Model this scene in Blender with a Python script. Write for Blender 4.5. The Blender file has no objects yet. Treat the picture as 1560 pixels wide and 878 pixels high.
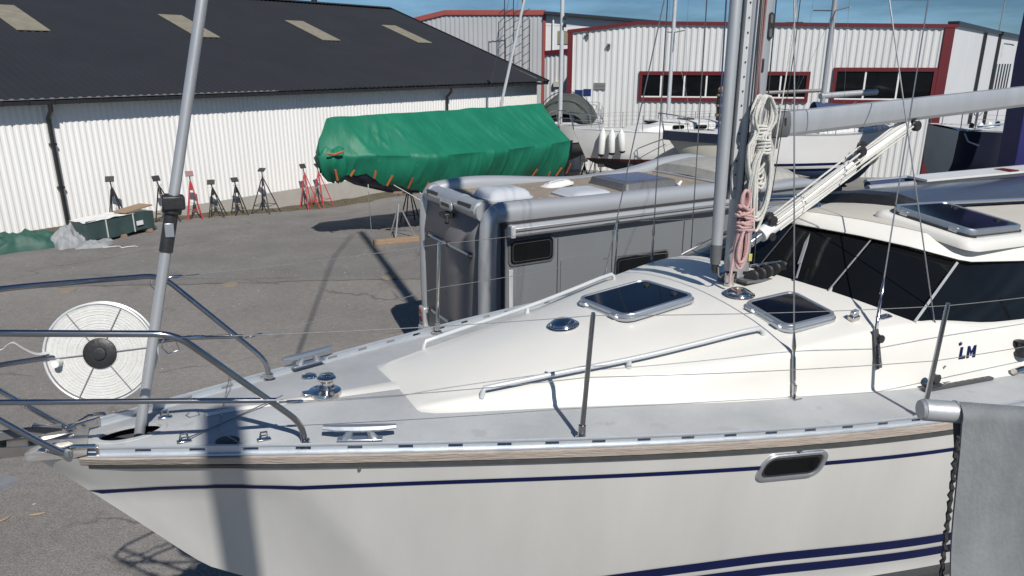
import bpy, bmesh, math, random
from mathutils import Vector, Matrix
random.seed(7)
SC = bpy.context.scene
COL = SC.collection
R = math.radians
PI = math.pi

# ------------------------------------------------------------------ camera
cam = bpy.data.cameras.new('camera')
cam.sensor_width = 36.0
cam.lens = 1098.0/1560.0*36.0
cam.clip_start = 0.05
cam.clip_end = 2000
camo = bpy.data.objects.new('camera', cam)
COL.objects.link(camo)
camo.location = (0, 0, 4.6)
camo.rotation_euler = (R(90-17.4), 0, 0)
SC.camera = camo

# ------------------------------------------------------------------ light
SUN_EL = 45.0
SUN_DIR = Vector((0.37, -0.93, 0)).normalized()      # towards the sun, on the ground
az = math.atan2(SUN_DIR.x, SUN_DIR.y)                # from +Y clockwise
world = bpy.data.worlds.new('World')
SC.world = world
world.use_nodes = True
nt = world.node_tree
nt.nodes.clear()
wo = nt.nodes.new('ShaderNodeOutputWorld')
bg = nt.nodes.new('ShaderNodeBackground')
sky = nt.nodes.new('ShaderNodeTexSky')
sky.sky_type = 'NISHITA'
sky.sun_disc = False
sky.sun_elevation = R(SUN_EL)
sky.sun_rotation = az
sky.air_density = 1.0
sky.dust_density = 0.4
sky.ozone_density = 2.5
bg.inputs['Strength'].default_value = 0.05
tc = nt.nodes.new('ShaderNodeTexCoord')
mp = nt.nodes.new('ShaderNodeMapping')
mp.inputs['Scale'].default_value = (1.2, 1.2, 7.0)
nz = nt.nodes.new('ShaderNodeTexNoise')
nz.inputs['Scale'].default_value = 2.2
nz.inputs['Detail'].default_value = 8
nz.inputs['Roughness'].default_value = 0.6
cr = nt.nodes.new('ShaderNodeValToRGB')
cr.color_ramp.elements[0].position = 0.38
cr.color_ramp.elements[0].color = (0, 0, 0, 1)
cr.color_ramp.elements[1].position = 0.72
cr.color_ramp.elements[1].color = (0.75, 0.75, 0.75, 1)
mx = nt.nodes.new('ShaderNodeMixRGB')
mx.inputs['Color2'].default_value = (7.4, 12.8, 18.0, 1)
tint = nt.nodes.new('ShaderNodeMixRGB')
tint.blend_type = 'MULTIPLY'
tint.inputs['Fac'].default_value = 1.0
tint.inputs['Color2'].default_value = (0.46, 0.74, 1.08, 1)
nt.links.new(tc.outputs['Generated'], mp.inputs['Vector'])
nt.links.new(mp.outputs['Vector'], nz.inputs['Vector'])
nt.links.new(nz.outputs['Fac'], cr.inputs['Fac'])
sx = nt.nodes.new('ShaderNodeSeparateXYZ'); nt.links.new(tc.outputs['Generated'], sx.inputs['Vector'])
lo = nt.nodes.new('ShaderNodeMapRange'); lo.inputs['From Min'].default_value = 0.12; lo.inputs['From Max'].default_value = 0.42
lo.inputs['To Min'].default_value = 1.0; lo.inputs['To Max'].default_value = 0.12
nt.links.new(sx.outputs['Z'], lo.inputs['Value'])
cm_ = nt.nodes.new('ShaderNodeMixRGB'); cm_.blend_type = 'MULTIPLY'; cm_.inputs['Fac'].default_value = 1.0
nt.links.new(cr.outputs['Color'], cm_.inputs['Color1']); nt.links.new(lo.outputs['Result'], cm_.inputs['Color2'])
nt.links.new(cm_.outputs['Color'], mx.inputs['Fac'])
nt.links.new(sky.outputs['Color'], tint.inputs['Color1'])
nt.links.new(tint.outputs['Color'], mx.inputs['Color1'])
nt.links.new(mx.outputs['Color'], bg.inputs['Color'])
nt.links.new(bg.outputs['Background'], wo.inputs['Surface'])

sl = bpy.data.lights.new('sun', 'SUN')
sl.energy = 4.9
sl.angle = R(0.53)
sl.color = (1.0, 0.955, 0.89)
so = bpy.data.objects.new('sun', sl)
COL.objects.link(so)
sd = (SUN_DIR*math.cos(R(SUN_EL)) + Vector((0, 0, math.sin(R(SUN_EL)))))
so.rotation_euler = sd.to_track_quat('Z', 'Y').to_euler()
so.location = (10, -20, 30)

SC.view_settings.view_transform = 'Standard'
SC.view_settings.look = 'None'
SC.view_settings.exposure = 0.0
SC.view_settings.gamma = 1.0
SC.render.engine = 'CYCLES'

# ------------------------------------------------------------------ materials
def mat(name, col, rough=0.5, metal=0.0, col2=None, nscale=4.0, nmix=0.5, bump=0.0, bscale=60.0, coat=0.0,
        stretch=(1, 1, 1), detail=6, rvar=0.0, spots=None, wave=None):
    """procedural material: colour pair mixed by noise, fine bump, roughness variation, optional spots"""
    m = bpy.data.materials.new(name)
    m.use_nodes = True
    n = m.node_tree.nodes
    l = m.node_tree.links
    b = n['Principled BSDF']
    b.inputs['Roughness'].default_value = rough
    b.inputs['Metallic'].default_value = metal
    b.inputs['Base Color'].default_value = (*col, 1)
    if coat:
        b.inputs['Coat Weight'].default_value = coat
        b.inputs['Coat Roughness'].default_value = 0.08
    t = n.new('ShaderNodeTexCoord')
    mpn = n.new('ShaderNodeMapping')
    mpn.inputs['Scale'].default_value = stretch
    l.new(t.outputs['Object'], mpn.inputs['Vector'])
    if col2 is None:
        col2 = tuple(c*0.88 for c in col)
    ns = n.new('ShaderNodeTexNoise')
    ns.inputs['Scale'].default_value = nscale
    ns.inputs['Detail'].default_value = detail
    ns.inputs['Roughness'].default_value = 0.62
    l.new(mpn.outputs['Vector'], ns.inputs['Vector'])
    rp = n.new('ShaderNodeValToRGB')
    rp.color_ramp.elements[0].position = 0.5-nmix*0.35
    rp.color_ramp.elements[1].position = 0.5+nmix*0.35
    rp.color_ramp.elements[0].color = (*col, 1)
    rp.color_ramp.elements[1].color = (*col2, 1)
    l.new(ns.outputs['Fac'], rp.inputs['Fac'])
    last = rp.outputs['Color']
    if spots:
        sc_, thr, c3 = spots
        v = n.new('ShaderNodeTexNoise')
        v.inputs['Scale'].default_value = sc_
        v.inputs['Detail'].default_value = 3
        l.new(t.outputs['Object'], v.inputs['Vector'])
        r2 = n.new('ShaderNodeValToRGB')
        r2.color_ramp.elements[0].position = thr
        r2.color_ramp.elements[1].position = min(1, thr+0.06)
        l.new(v.outputs['Fac'], r2.inputs['Fac'])
        mm = n.new('ShaderNodeMixRGB')
        mm.inputs['Color2'].default_value = (*c3, 1)
        l.new(r2.outputs['Color'], mm.inputs['Fac'])
        l.new(last, mm.inputs['Color1'])
        last = mm.outputs['Color']
    l.new(last, b.inputs['Base Color'])
    if rvar:
        mr = n.new('ShaderNodeMapRange')
        mr.inputs['To Min'].default_value = max(0.02, rough-rvar)
        mr.inputs['To Max'].default_value = min(1, rough+rvar)
        l.new(ns.outputs['Fac'], mr.inputs['Value'])
        l.new(mr.outputs['Result'], b.inputs['Roughness'])
    if bump:
        nb = n.new('ShaderNodeTexNoise')
        nb.inputs['Scale'].default_value = bscale
        nb.inputs['Detail'].default_value = 4
        l.new(mpn.outputs['Vector'], nb.inputs['Vector'])
        bp = n.new('ShaderNodeBump')
        bp.inputs['Strength'].default_value = bump
        bp.inputs['Distance'].default_value = 0.02
        l.new(nb.outputs['Fac'], bp.inputs['Height'])
        l.new(bp.outputs['Normal'], b.inputs['Normal'])
    return m

M = {}
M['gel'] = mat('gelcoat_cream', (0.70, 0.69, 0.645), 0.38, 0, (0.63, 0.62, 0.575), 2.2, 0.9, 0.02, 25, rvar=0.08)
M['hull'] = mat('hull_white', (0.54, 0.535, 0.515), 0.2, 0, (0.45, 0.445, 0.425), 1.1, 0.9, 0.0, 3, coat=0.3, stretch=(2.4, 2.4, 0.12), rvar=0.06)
M['nonskid'] = mat('grey_nonskid', (0.33, 0.345, 0.355), 0.8, 0, (0.47, 0.485, 0.49), 1.7, 0.6, 0.35, 260, detail=9, spots=(7, 0.62, (0.37, 0.38, 0.385)))
M['canopy'] = mat('smoked_canopy', (0.05, 0.06, 0.085), 0.22, 0, (0.06, 0.07, 0.10), 3, 0.8)
M['beige'] = mat('beige_nonskid', (0.50, 0.475, 0.42), 0.8, 0, (0.45, 0.43, 0.38), 3, 0.8, 0.3, 200)
M['navy'] = mat('navy_stripe', (0.003, 0.007, 0.045), 0.5, 0, (0.005, 0.010, 0.06), 8, 0.6)
M['navy'].node_tree.nodes['Principled BSDF'].inputs['Specular IOR Level'].default_value = 0.2
M['antifoul'] = mat('antifoul_dark', (0.05, 0.055, 0.065), 0.8, 0, (0.09, 0.09, 0.09), 3, 0.7, 0.2, 40)
M['teak'] = mat('weathered_teak', (0.44, 0.385, 0.335), 0.85, 0, (0.30, 0.255, 0.22), 14, 0.8, 0.4, 50, stretch=(0.25, 0.6, 3))
M['rubber'] = mat('dark_rubber', (0.045, 0.048, 0.05), 0.6, 0, (0.075, 0.077, 0.078), 12, 0.8, 0.1, 30)
M['alu'] = mat('anodised_aluminium', (0.56, 0.59, 0.62), 0.36, 0.85, (0.46, 0.485, 0.51), 8, 0.8, 0.05, 30, rvar=0.1, stretch=(1, 1, .2))
M['alu_dull'] = mat('dull_aluminium', (0.40, 0.415, 0.43), 0.45, 0.45, (0.47, 0.48, 0.49), 9, 0.9, 0.06, 40, rvar=0.1, stretch=(1, 1, .15))
M['alu_white'] = mat('painted_aluminium', (0.60, 0.62, 0.63), 0.4, 0.2, (0.5, 0.52, 0.53), 6, 0.8)
M['rail'] = mat('toe_rail_aluminium', (0.62, 0.66, 0.70), 0.45, 0.6, (0.50, 0.54, 0.58), 12, 0.8, 0.06, 60, stretch=(.4, 1, 1))
M['steel'] = mat('polished_steel', (0.62, 0.61, 0.60), 0.13, 1.0, (0.45, 0.43, 0.41), 14, 0.7, rvar=0.06)
M['steel_tube'] = mat('pulpit_steel', (0.42, 0.43, 0.45), 0.2, 1.0, (0.30, 0.30, 0.32), 9, 0.8, rvar=0.08)
M['wire'] = mat('wire_rope_steel', (0.36, 0.36, 0.36), 0.4, 0.9, (0.24, 0.24, 0.24), 40, 0.8)
M['cover'] = mat('tan_cover', (.27, .225, .16), .85, 0, (.19, .16, .12), 9, .9, .3, 30)
M['brushed'] = mat('brushed_steel', (0.62, 0.60, 0.57), 0.33, 0.7, (0.48, 0.46, 0.43), 5, 0.8, rvar=0.08)
M['chrome'] = mat('chrome', (0.70, 0.66, 0.62), 0.13, 1.0, (0.62, 0.58, 0.55), 10, 0.5)
M['smoke'] = mat('smoked_acrylic', (0.003, 0.004, 0.008), 0.07, 0, (0.005, 0.006, 0.01), 6, 0.8, rvar=0.02)
M['glass'] = mat('dark_window_glass', (0.004, 0.0045, 0.006), 0.05, 0, (0.008, 0.009, 0.010), 2, 0.8, rvar=0.01)
for k_ in ('smoke', 'glass'): M[k_].node_tree.nodes['Principled BSDF'].inputs['Specular IOR Level'].default_value = 0.16
M['lifeline'] = mat('lifeline_wire', (0.16, 0.16, 0.165), 0.7, 0.3, (0.26, 0.26, 0.26), 60, 0.8)
M['black'] = mat('black_plastic', (0.014, 0.014, 0.015), 0.45, 0, (0.03, 0.03, 0.032), 20, 0.7, 0.1, 60)
M['darkgrey'] = mat('dark_grey_casting', (0.10, 0.105, 0.11), 0.55, 0.2, (0.14, 0.145, 0.15), 14, 0.8, 0.1, 80)
M['white'] = mat('white_plastic', (0.74, 0.74, 0.72), 0.45, 0, (0.64, 0.64, 0.62), 8, 0.8)
M['rope_w'] = mat('cream_rope', (0.70, 0.69, 0.64), 0.9, 0, (0.50, 0.49, 0.45), 90, 0.8, 0.5, 220)
M['rope_p'] = mat('faded_pink_rope', (0.48, 0.26, 0.26), 0.9, 0, (0.56, 0.40, 0.38), 120, 0.9, 0.5, 220)
M['rope_r'] = mat('old_red_rope', (0.20, 0.10, 0.10), 0.9, 0, (0.28, 0.17, 0.16), 90, 0.9, 0.4, 200)
M['rope_b'] = mat('navy_rope', (0.03, 0.045, 0.10), 0.9, 0, (0.06, 0.08, 0.14), 90, 0.9)
M['rope_k'] = mat('black_rope', (0.02, 0.02, 0.022), 0.9, 0, (0.05, 0.05, 0.05), 70, 0.8, 0.4, 150)
M['web'] = mat('white_webbing', (0.62, 0.62, 0.60), 0.75, 0, (0.5, 0.5, 0.48), 30, 0.8, 0.3, 160)
M['webedge'] = mat('grey_webbing_line', (0.18, 0.18, 0.19), 0.8)
M['tarp_g'] = mat('green_tarpaulin', (0.006, 0.120, 0.068), 0.5, 0, (0.013, 0.175, 0.102), 1.6, 0.9, 1.0, 3.2, rvar=0.1, stretch=(1.3, 1, .45), detail=9, spots=(5, .70, (0.02, .19, .115)))
for k_ in ('tarp_g',): M[k_].node_tree.nodes['Principled BSDF'].inputs['Specular IOR Level'].default_value = 0.3
M['tarp_g2'] = mat('faded_green_tarp', (0.012, 0.062, 0.046), 0.6, 0, (0.025, 0.09, 0.068), 4, 0.9, 0.4, 9)
M['tarp_grey'] = mat('grey_canvas_shade_tones', (0.04, 0.05, 0.062), 0.8, 0, (0.27, 0.285, 0.29), 0.9, 0.55, 0.12, 60, detail=9, stretch=(1, 1, .55), spots=(22, 0.70, (0.22, 0.23, 0.235)))  # broad dark and pale blotches paint shade and light into the canvas colour
M['tarp_lt'] = mat('light_grey_sheet', (0.19, 0.20, 0.21), 0.7, 0, (0.31, 0.32, 0.33), 4, 0.9, 0.4, 10)
M['tarp_dk'] = mat('dark_green_sheet', (0.03, 0.055, 0.055), 0.35, 0, (0.05, 0.08, 0.08), 3, 0.9, 0.4, 8)
M['orange'] = mat('orange_strap', (0.42, 0.12, 0.03), 0.75, 0, (0.3, 0.08, 0.03), 12, 0.8)
M['asphalt'] = None
M['wall_w'] = mat('white_corrugated_steel', (0.80, 0.795, 0.775), 0.5, 0, (0.73, 0.725, 0.70), 0.8, 0.9, 0.02, 30, stretch=(1, 1, .3))
M['wall_g'] = mat('light_grey_corrugated_steel', (0.64, 0.645, 0.635), 0.45, 0.05, (0.55, 0.555, 0.545), 0.7, 0.9, 0.02, 30, stretch=(1, 1, .25))
M['wall_g2'] = mat('grey_profiled_cladding', (0.42, 0.43, 0.44), 0.5, 0.1, (0.37, 0.38, 0.39), 0.5, 0.9)
M['panel_w'] = mat('white_wall_panel', (0.62, 0.625, 0.63), 0.6, 0, (0.55, 0.56, 0.57), 0.4, 0.9)
M['roof_d'] = mat('dark_roof_sheet', (0.010, 0.012, 0.016), 0.75, 0, (0.018, 0.020, 0.025), 0.5, 0.9, 0.1, 12, spots=(2.4, 0.76, (0.10, 0.10, 0.10)))
M['skyl'] = mat('mossy_roof_light', (0.26, 0.235, 0.18), 0.7, 0, (0.16, 0.145, 0.11), 3, 0.9, 0.3, 14)
M['concrete'] = mat('concrete', (0.40, 0.385, 0.355), 0.85, 0, (0.32, 0.30, 0.27), 2, 0.9, 0.3, 20)
M['red'] = mat('dark_red_trim', (0.115, 0.008, 0.012), 0.45, 0, (0.11, 0.012, 0.015), 2, 0.8)
M['red2'] = mat('brick_red_trim', (0.30, 0.06, 0.045), 0.5, 0, (0.24, 0.05, 0.04), 2, 0.8)
M['khaki'] = mat('khaki_window_film', (0.20, 0.19, 0.11), 0.4, 0, (0.25, 0.24, 0.15), 1.5, 0.8)
M['pipe_k'] = mat('black_downpipe', (0.012, 0.013, 0.015), 0.4, 0, (0.025, 0.025, 0.028), 6, 0.8)
M['stand_r'] = mat('red_painted_steel', (0.52, 0.045, 0.055), 0.5, 0, (0.40, 0.05, 0.05), 9, 0.8)
M['stand_k'] = mat('black_painted_steel', (0.020, 0.022, 0.025), 0.5, 0.2, (0.05, 0.04, 0.035), 12, 0.8)
M['stand_w'] = mat('galvanised_steel', (0.48, 0.48, 0.48), 0.45, 0.6, (0.36, 0.34, 0.32), 12, 0.8)
M['pad'] = mat('black_pad', (0.02, 0.02, 0.02), 0.7, 0, (0.04, 0.04, 0.04), 20, 0.8)
M['wood'] = mat('weathered_timber', (0.34, 0.24, 0.15), 0.85, 0, (0.22, 0.15, 0.10), 9, 0.8, 0.4, 30, stretch=(.3, 3, 3))
M['rv'] = mat('silver_caravan_paint', (0.47, 0.485, 0.50), 0.34, 0.4, (0.41, 0.425, 0.44), 1.5, 0.8, rvar=0.05, coat=0.2)
M['rv_side'] = mat('grey_caravan_side', (0.20, 0.21, 0.22), 0.38, 0.25, (0.225, 0.24, 0.255), 1.2, 0.8, rvar=0.05)
M['rv_rear'] = mat('dark_grey_caravan_rear', (0.16, 0.155, 0.158), 0.5, 0.1, (0.18, 0.175, 0.178), 1.5, 0.8)
M['rv_roof'] = mat('lichen_stained_roof', (0.30, 0.255, 0.20), 0.9, 0, (0.19, 0.16, 0.13), 3.5, 0.9, 0.3, 30, detail=9, spots=(7, 0.62, (0.38, 0.34, 0.29)))
M['rv_cap'] = mat('lichen_stained_hood', (0.40, 0.40, 0.37), 0.8, 0, (0.24, 0.235, 0.21), 7, 0.9, 0.3, 40, detail=9)
M['dome'] = mat('milky_dome', (0.50, 0.53, 0.57), 0.3, 0, (0.40, 0.42, 0.45), 3, 0.8)
M['yw'] = mat('yacht_white', (0.66, 0.66, 0.65), 0.3, 0, (0.58, 0.58, 0.57), 1.2, 0.9, rvar=.05)
M['yc'] = mat('yacht_cream', (0.56, 0.54, 0.46), 0.3, 0, (0.50, 0.48, 0.41), 1.2, 0.9, rvar=.05)
M['yn'] = mat('yacht_navy', (0.014, 0.018, 0.035), 0.22, 0, (0.02, 0.024, 0.04), 1.2, 0.9, rvar=.05)
M['transom'] = mat('pale_grey_transom', (.48, .48, .45), .45, 0, (.38, .38, .35), 1.5, .9)
M['yblue'] = mat('blue_antifoul', (0.05, 0.09, 0.17), 0.7, 0, (0.07, 0.11, 0.19), 2.2, 0.9)
M['yblk'] = mat('black_antifoul', (0.028, 0.030, 0.032), 0.75, 0, (0.05, 0.05, 0.05), 2.2, 0.9)
M['ygrey'] = mat('slate_antifoul', (0.075, 0.085, 0.085), 0.75, 0, (0.1, 0.11, 0.11), 2.2, 0.9)
M['hood'] = mat('olive_grey_canvas', (0.05, 0.058, 0.052), 0.85, 0, (0.075, 0.083, 0.075), 3, 0.9, 0.3, 12)
M['blue_c'] = mat('blue_canvas', (0.02, 0.035, 0.09), 0.8, 0, (0.03, 0.05, 0.12), 4, 0.9, 0.3, 12)
M['lift'] = mat('blue_lift_paint', (0.012, 0.010, 0.085), 0.5, 0, (0.016, 0.014, 0.105), 2, 0.9)
M['solar'] = mat('solar_cells', (0.01, 0.02, 0.09), 0.15, 0, (0.015, 0.03, 0.12), 14, 0.6)
M['tyre'] = mat('tyre_rubber', (0.02, 0.02, 0.02), 0.8)
M['weed'] = mat('dry_weeds', (0.16, 0.13, 0.055), 0.9, 0, (0.09, 0.10, 0.035), 6, 0.9)
M['dirt'] = mat('earth_and_moss', (0.115, 0.09, 0.065), 0.95, 0, (0.06, 0.055, 0.038), 2.5, 0.9, 0.6, 25)
M['sky_label'] = mat('paper_label', (0.7, 0.72, 0.74), 0.6)
M['seal'] = mat('seam_sealant', (0.04, 0.04, 0.045), 0.6)

def asphalt():
    m = bpy.data.materials.new('asphalt'); m.use_nodes = True
    n = m.node_tree.nodes; l = m.node_tree.links; b = n['Principled BSDF']
    b.inputs['Roughness'].default_value = 0.9
    t = n.new('ShaderNodeTexCoord')
    def noise(s, d=6, r=0.6):
        x = n.new('ShaderNodeTexNoise'); x.inputs['Scale'].default_value = s; x.inputs['Detail'].default_value = d
        x.inputs['Roughness'].default_value = r; l.new(t.outputs['Object'], x.inputs['Vector']); return x
    def ramp(src, p0, p1, c0, c1):
        r = n.new('ShaderNodeValToRGB'); r.color_ramp.elements[0].position = p0; r.color_ramp.elements[1].position = p1
        r.color_ramp.elements[0].color = (*c0, 1); r.color_ramp.elements[1].color = (*c1, 1); l.new(src, r.inputs['Fac']); return r
    def mix(f, a, c, bt='MIX'):
        x = n.new('ShaderNodeMixRGB'); x.blend_type = bt
        if isinstance(f, float): x.inputs['Fac'].default_value = f
        else: l.new(f, x.inputs['Fac'])
        for k, v in (('Color1', a), ('Color2', c)):
            if isinstance(v, tuple): x.inputs[k].default_value = (*v, 1)
            else: l.new(v, x.inputs[k])
        return x.outputs['Color']
    big = ramp(noise(0.35, 8).outputs['Fac'], 0.35, 0.68, (0.180, 0.171, 0.160), (0.238, 0.227, 0.212))
    # older, darker and smoother strip nearer the warehouse, with a wavering seam
    sep = n.new('ShaderNodeSeparateXYZ'); l.new(t.outputs['Object'], sep.inputs['Vector'])
    w = n.new('ShaderNodeMath'); w.operation = 'MULTIPLY_ADD'; l.new(noise(0.8, 3).outputs['Fac'], w.inputs[0]); w.inputs[1].default_value = 0.5
    l.new(sep.outputs['Y'], w.inputs[2])
    w2 = n.new('ShaderNodeMath'); w2.operation = 'MULTIPLY_ADD'; l.new(sep.outputs['X'], w2.inputs[0]); w2.inputs[1].default_value = -0.08; l.new(w.outputs[0], w2.inputs[2])
    seam = n.new('ShaderNodeMapRange'); seam.inputs['From Min'].default_value = 15.75; seam.inputs['From Max'].default_value = 15.85; l.new(w2.outputs[0], seam.inputs['Value'])
    old = ramp(noise(0.9, 8).outputs['Fac'], 0.35, 0.7, (0.158, 0.152, 0.146), (0.202, 0.195, 0.186))
    c = mix(seam.outputs['Result'], big.outputs['Color'], old.outputs['Color'])
    line = n.new('ShaderNodeMath'); line.operation = 'SUBTRACT'; l.new(w2.outputs[0], line.inputs[0]); line.inputs[1].default_value = 15.78
    ab = n.new('ShaderNodeMath'); ab.operation = 'ABSOLUTE'; l.new(line.outputs[0], ab.inputs[0])
    lr = ramp(ab.outputs[0], 0.0, 0.05, (1, 1, 1), (0, 0, 0))
    c = mix(lr.outputs['Color'], c, (0.075, 0.07, 0.065))
    # aggregate speckle
    sp = ramp(noise(46, 3, 0.8).outputs['Fac'], 0.40, 0.62, (0.62, 0.62, 0.62), (1.32, 1.3, 1.28))
    c = mix(0.8, c, sp.outputs['Color'], 'MULTIPLY')
    sp2 = ramp(noise(9, 6, 0.7).outputs['Fac'], 0.35, 0.68, (0.84, 0.84, 0.84), (1.14, 1.13, 1.12))
    c = mix(0.9, c, sp2.outputs['Color'], 'MULTIPLY')
    # pale scuffs and dark stains
    s1 = n.new('ShaderNodeMapping'); s1.inputs['Scale'].default_value = (0.5, 2.2, 1); s1.inputs['Rotation'].default_value = (0, 0, R(-12)); l.new(t.outputs['Object'], s1.inputs['Vector'])
    ns = n.new('ShaderNodeTexNoise'); ns.inputs['Scale'].default_value = 0.9; ns.inputs['Detail'].default_value = 10; ns.inputs['Roughness'].default_value = .7
    l.new(s1.outputs['Vector'], ns.inputs['Vector'])
    sr = ramp(ns.outputs['Fac'], 0.63, 0.72, (0, 0, 0), (0.55, 0.55, 0.55))
    c = mix(sr.outputs['Color'], c, (0.30, 0.295, 0.285))
    dk = ramp(noise(0.55, 5).outputs['Fac'], 0.60, 0.72, (0, 0, 0), (0.45, 0.45, 0.45))
    c = mix(dk.outputs['Color'], c, (0.085, 0.08, 0.075))
    vm = n.new('ShaderNodeMapping'); vm.inputs['Scale'].default_value = (.16, .27, 1); l.new(t.outputs['Object'], vm.inputs['Vector'])
    wob = n.new('ShaderNodeMixRGB'); wob.inputs['Fac'].default_value = .12; l.new(vm.outputs['Vector'], wob.inputs['Color1']); l.new(noise(1.4, 6).outputs['Color'], wob.inputs['Color2'])
    vo = n.new('ShaderNodeTexVoronoi'); vo.feature = 'DISTANCE_TO_EDGE'; vo.inputs['Scale'].default_value = 1.0; l.new(wob.outputs['Color'], vo.inputs['Vector'])
    ck = ramp(vo.outputs['Distance'], 0.0, 0.0065, (.8, .8, .8), (0, 0, 0))
    ckm = mix(0.999, ck.outputs['Color'], ramp(noise(.4, 2).outputs['Fac'], .46, .56, (0, 0, 0), (1, 1, 1)).outputs['Color'], 'MULTIPLY')
    c = mix(ckm, c, (0.07, 0.065, 0.06))
    oil = ramp(noise(1.3, 4).outputs['Fac'], 0.66, 0.72, (0, 0, 0), (0.5, 0.5, 0.5))
    c = mix(oil.outputs['Color'], c, (0.075, 0.07, 0.066))
    l.new(c, b.inputs['Base Color'])
    bp = n.new('ShaderNodeBump'); bp.inputs['Strength'].default_value = 0.5; bp.inputs['Distance'].default_value = 0.012
    l.new(noise(60, 3).outputs['Fac'], bp.inputs['Height']); l.new(bp.outputs['Normal'], b.inputs['Normal'])
    return m
M['asphalt'] = asphalt()

# ------------------------------------------------------------------ mesh builder
def V3(*a): return Vector(a if len(a) == 3 else a[0])

class G:
    def __init__(s): s.v = []; s.f = []
    def add(s, vs, fs):
        o = len(s.v); s.v += [tuple(p) for p in vs]; s.f += [tuple(i+o for i in f) for f in fs]; return s
    def bx(s, x0, x1, y0, y1, z0, z1, mt=None):
        vs = [Vector((x, y, z)) for x in (x0, x1) for y in (y0, y1) for z in (z0, z1)]
        if mt: vs = [mt @ p for p in vs]
        return s.add(vs, [(0, 1, 3, 2), (4, 6, 7, 5), (0, 4, 5, 1), (2, 3, 7, 6), (0, 2, 6, 4), (1, 5, 7, 3)])
    def bar(s, a, b, w, h, up=(0, 0, 1)):
        a = Vector(a); b = Vector(b); d = (b-a).normalized(); u = Vector(up)
        x = d.cross(u)
        if x.length < 1e-4: x = d.cross(Vector((1, 0, 0)))
        x.normalize(); u = x.cross(d)
        vs = [p + x*w/2*i + u*h/2*j for p in (a, b) for i, j in ((-1, -1), (1, -1), (1, 1), (-1, 1))]
        return s.add(vs, [(0, 1, 2, 3), (7, 6, 5, 4), (0, 4, 5, 1), (1, 5, 6, 2), (2, 6, 7, 3), (3, 7, 4, 0)])
    def loft(s, rings, closed=True, caps=True):
        n = len(rings[0]); o = []
        vs = [p for r in rings for p in r]; fs = []
        m = n if closed else n-1
        for i in range(len(rings)-1):
            for j in range(m):
                k = (j+1) % n
                fs.append((i*n+j, i*n+k, (i+1)*n+k, (i+1)*n+j))
        if caps and closed:
            fs.append(tuple(reversed(range(n)))); fs.append(tuple((len(rings)-1)*n+j for j in range(n)))
        return s.add(vs, fs)
    def tube(s, pts, r, n=8, closed=False, prof=None, up=None):
        pts = [Vector(p) for p in pts]; N = len(pts)
        T = []
        for i in range(N):
            a = pts[(i-1) % N] if (closed or i > 0) else pts[0]
            b = pts[(i+1) % N] if (closed or i < N-1) else pts[-1]
            T.append((b-a).normalized())
        u = Vector(up) if up else Vector((0, 0, 1))
        if abs(u.dot(T[0])) > 0.95: u = Vector((1, 0, 0)) if abs(T[0].x) < .9 else Vector((0, 1, 0))
        x = T[0].cross(u).normalized(); rings = []
        for i in range(N):
            if i: 
                x = x - T[i]*x.dot(T[i])
                if x.length < 1e-6: x = T[i].cross(u)
                x.normalize()
            y = x.cross(T[i])
            rr = r[i] if isinstance(r, (list, tuple)) else r
            if prof: rings.append([pts[i]+x*a*rr+y*b*rr for a, b in prof])
            else: rings.append([pts[i]+x*math.cos(2*PI*k/n)*rr+y*math.sin(2*PI*k/n)*rr for k in range(n)])
        if closed: rings.append(rings[0]); return s.loft(rings, True, False)
        return s.loft(rings)
    def lathe(s, prof, c=(0, 0, 0), n=20, mt=None):
        mt = mt or Matrix.Identity(4); c = Vector(c)
        rings = [[c + (mt @ Vector((r*math.cos(2*PI*k/n), r*math.sin(2*PI*k/n), z))) for k in range(n)] for r, z in prof]
        return s.loft(rings)
    def grid(s, fn, nu, nv, skip=None):
        vs = [fn(i/nu, j/nv) for i in range(nu+1) for j in range(nv+1)]
        fs = []
        for i in range(nu):
            for j in range(nv):
                if skip and skip((i+.5)/nu, (j+.5)/nv): continue
                a = i*(nv+1)+j; fs.append((a, a+1, a+nv+2, a+nv+1))
        return s.add(vs, fs)
    def prism(s, poly, z0, z1, mt=None):
        mt = mt or Matrix.Identity(4)
        n = len(poly)
        return s.add([mt @ Vector((x, y, z)) for z in (z0, z1) for x, y in poly],
                     [tuple(reversed(range(n))), tuple(range(n, 2*n))]+[(i, (i+1) % n, n+(i+1) % n, n+i) for i in range(n)])
    def build(s, name, m, parent=None, smooth=40, bevel=0, solid=0, recalc=True, bseg=2, sub=0):
        me = bpy.data.meshes.new(name)
        me.from_pydata(s.v, [], s.f)
        if recalc or smooth:
            b = bmesh.new(); b.from_mesh(me)
            if recalc: bmesh.ops.recalc_face_normals(b, faces=b.faces)
            b.to_mesh(me); b.free()
        me.update()
        if smooth:
            for p in me.polygons: p.use_smooth = True
            me.set_sharp_from_angle(angle=R(smooth))
        me.materials.append(m)
        o = bpy.data.objects.new(name, me); COL.objects.link(o)
        if parent: o.parent = parent
        if solid:
            md = o.modifiers.new('thickness', 'SOLIDIFY'); md.thickness = solid; md.offset = 0
        if bevel:
            md = o.modifiers.new('edges', 'BEVEL'); md.width = bevel; md.segments = bseg; md.limit_method = 'ANGLE'; md.angle_limit = R(35)
            md.harden_normals = False
        if sub:
            md = o.modifiers.new('smooth', 'SUBSURF'); md.levels = sub; md.render_levels = sub
        return o

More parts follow.
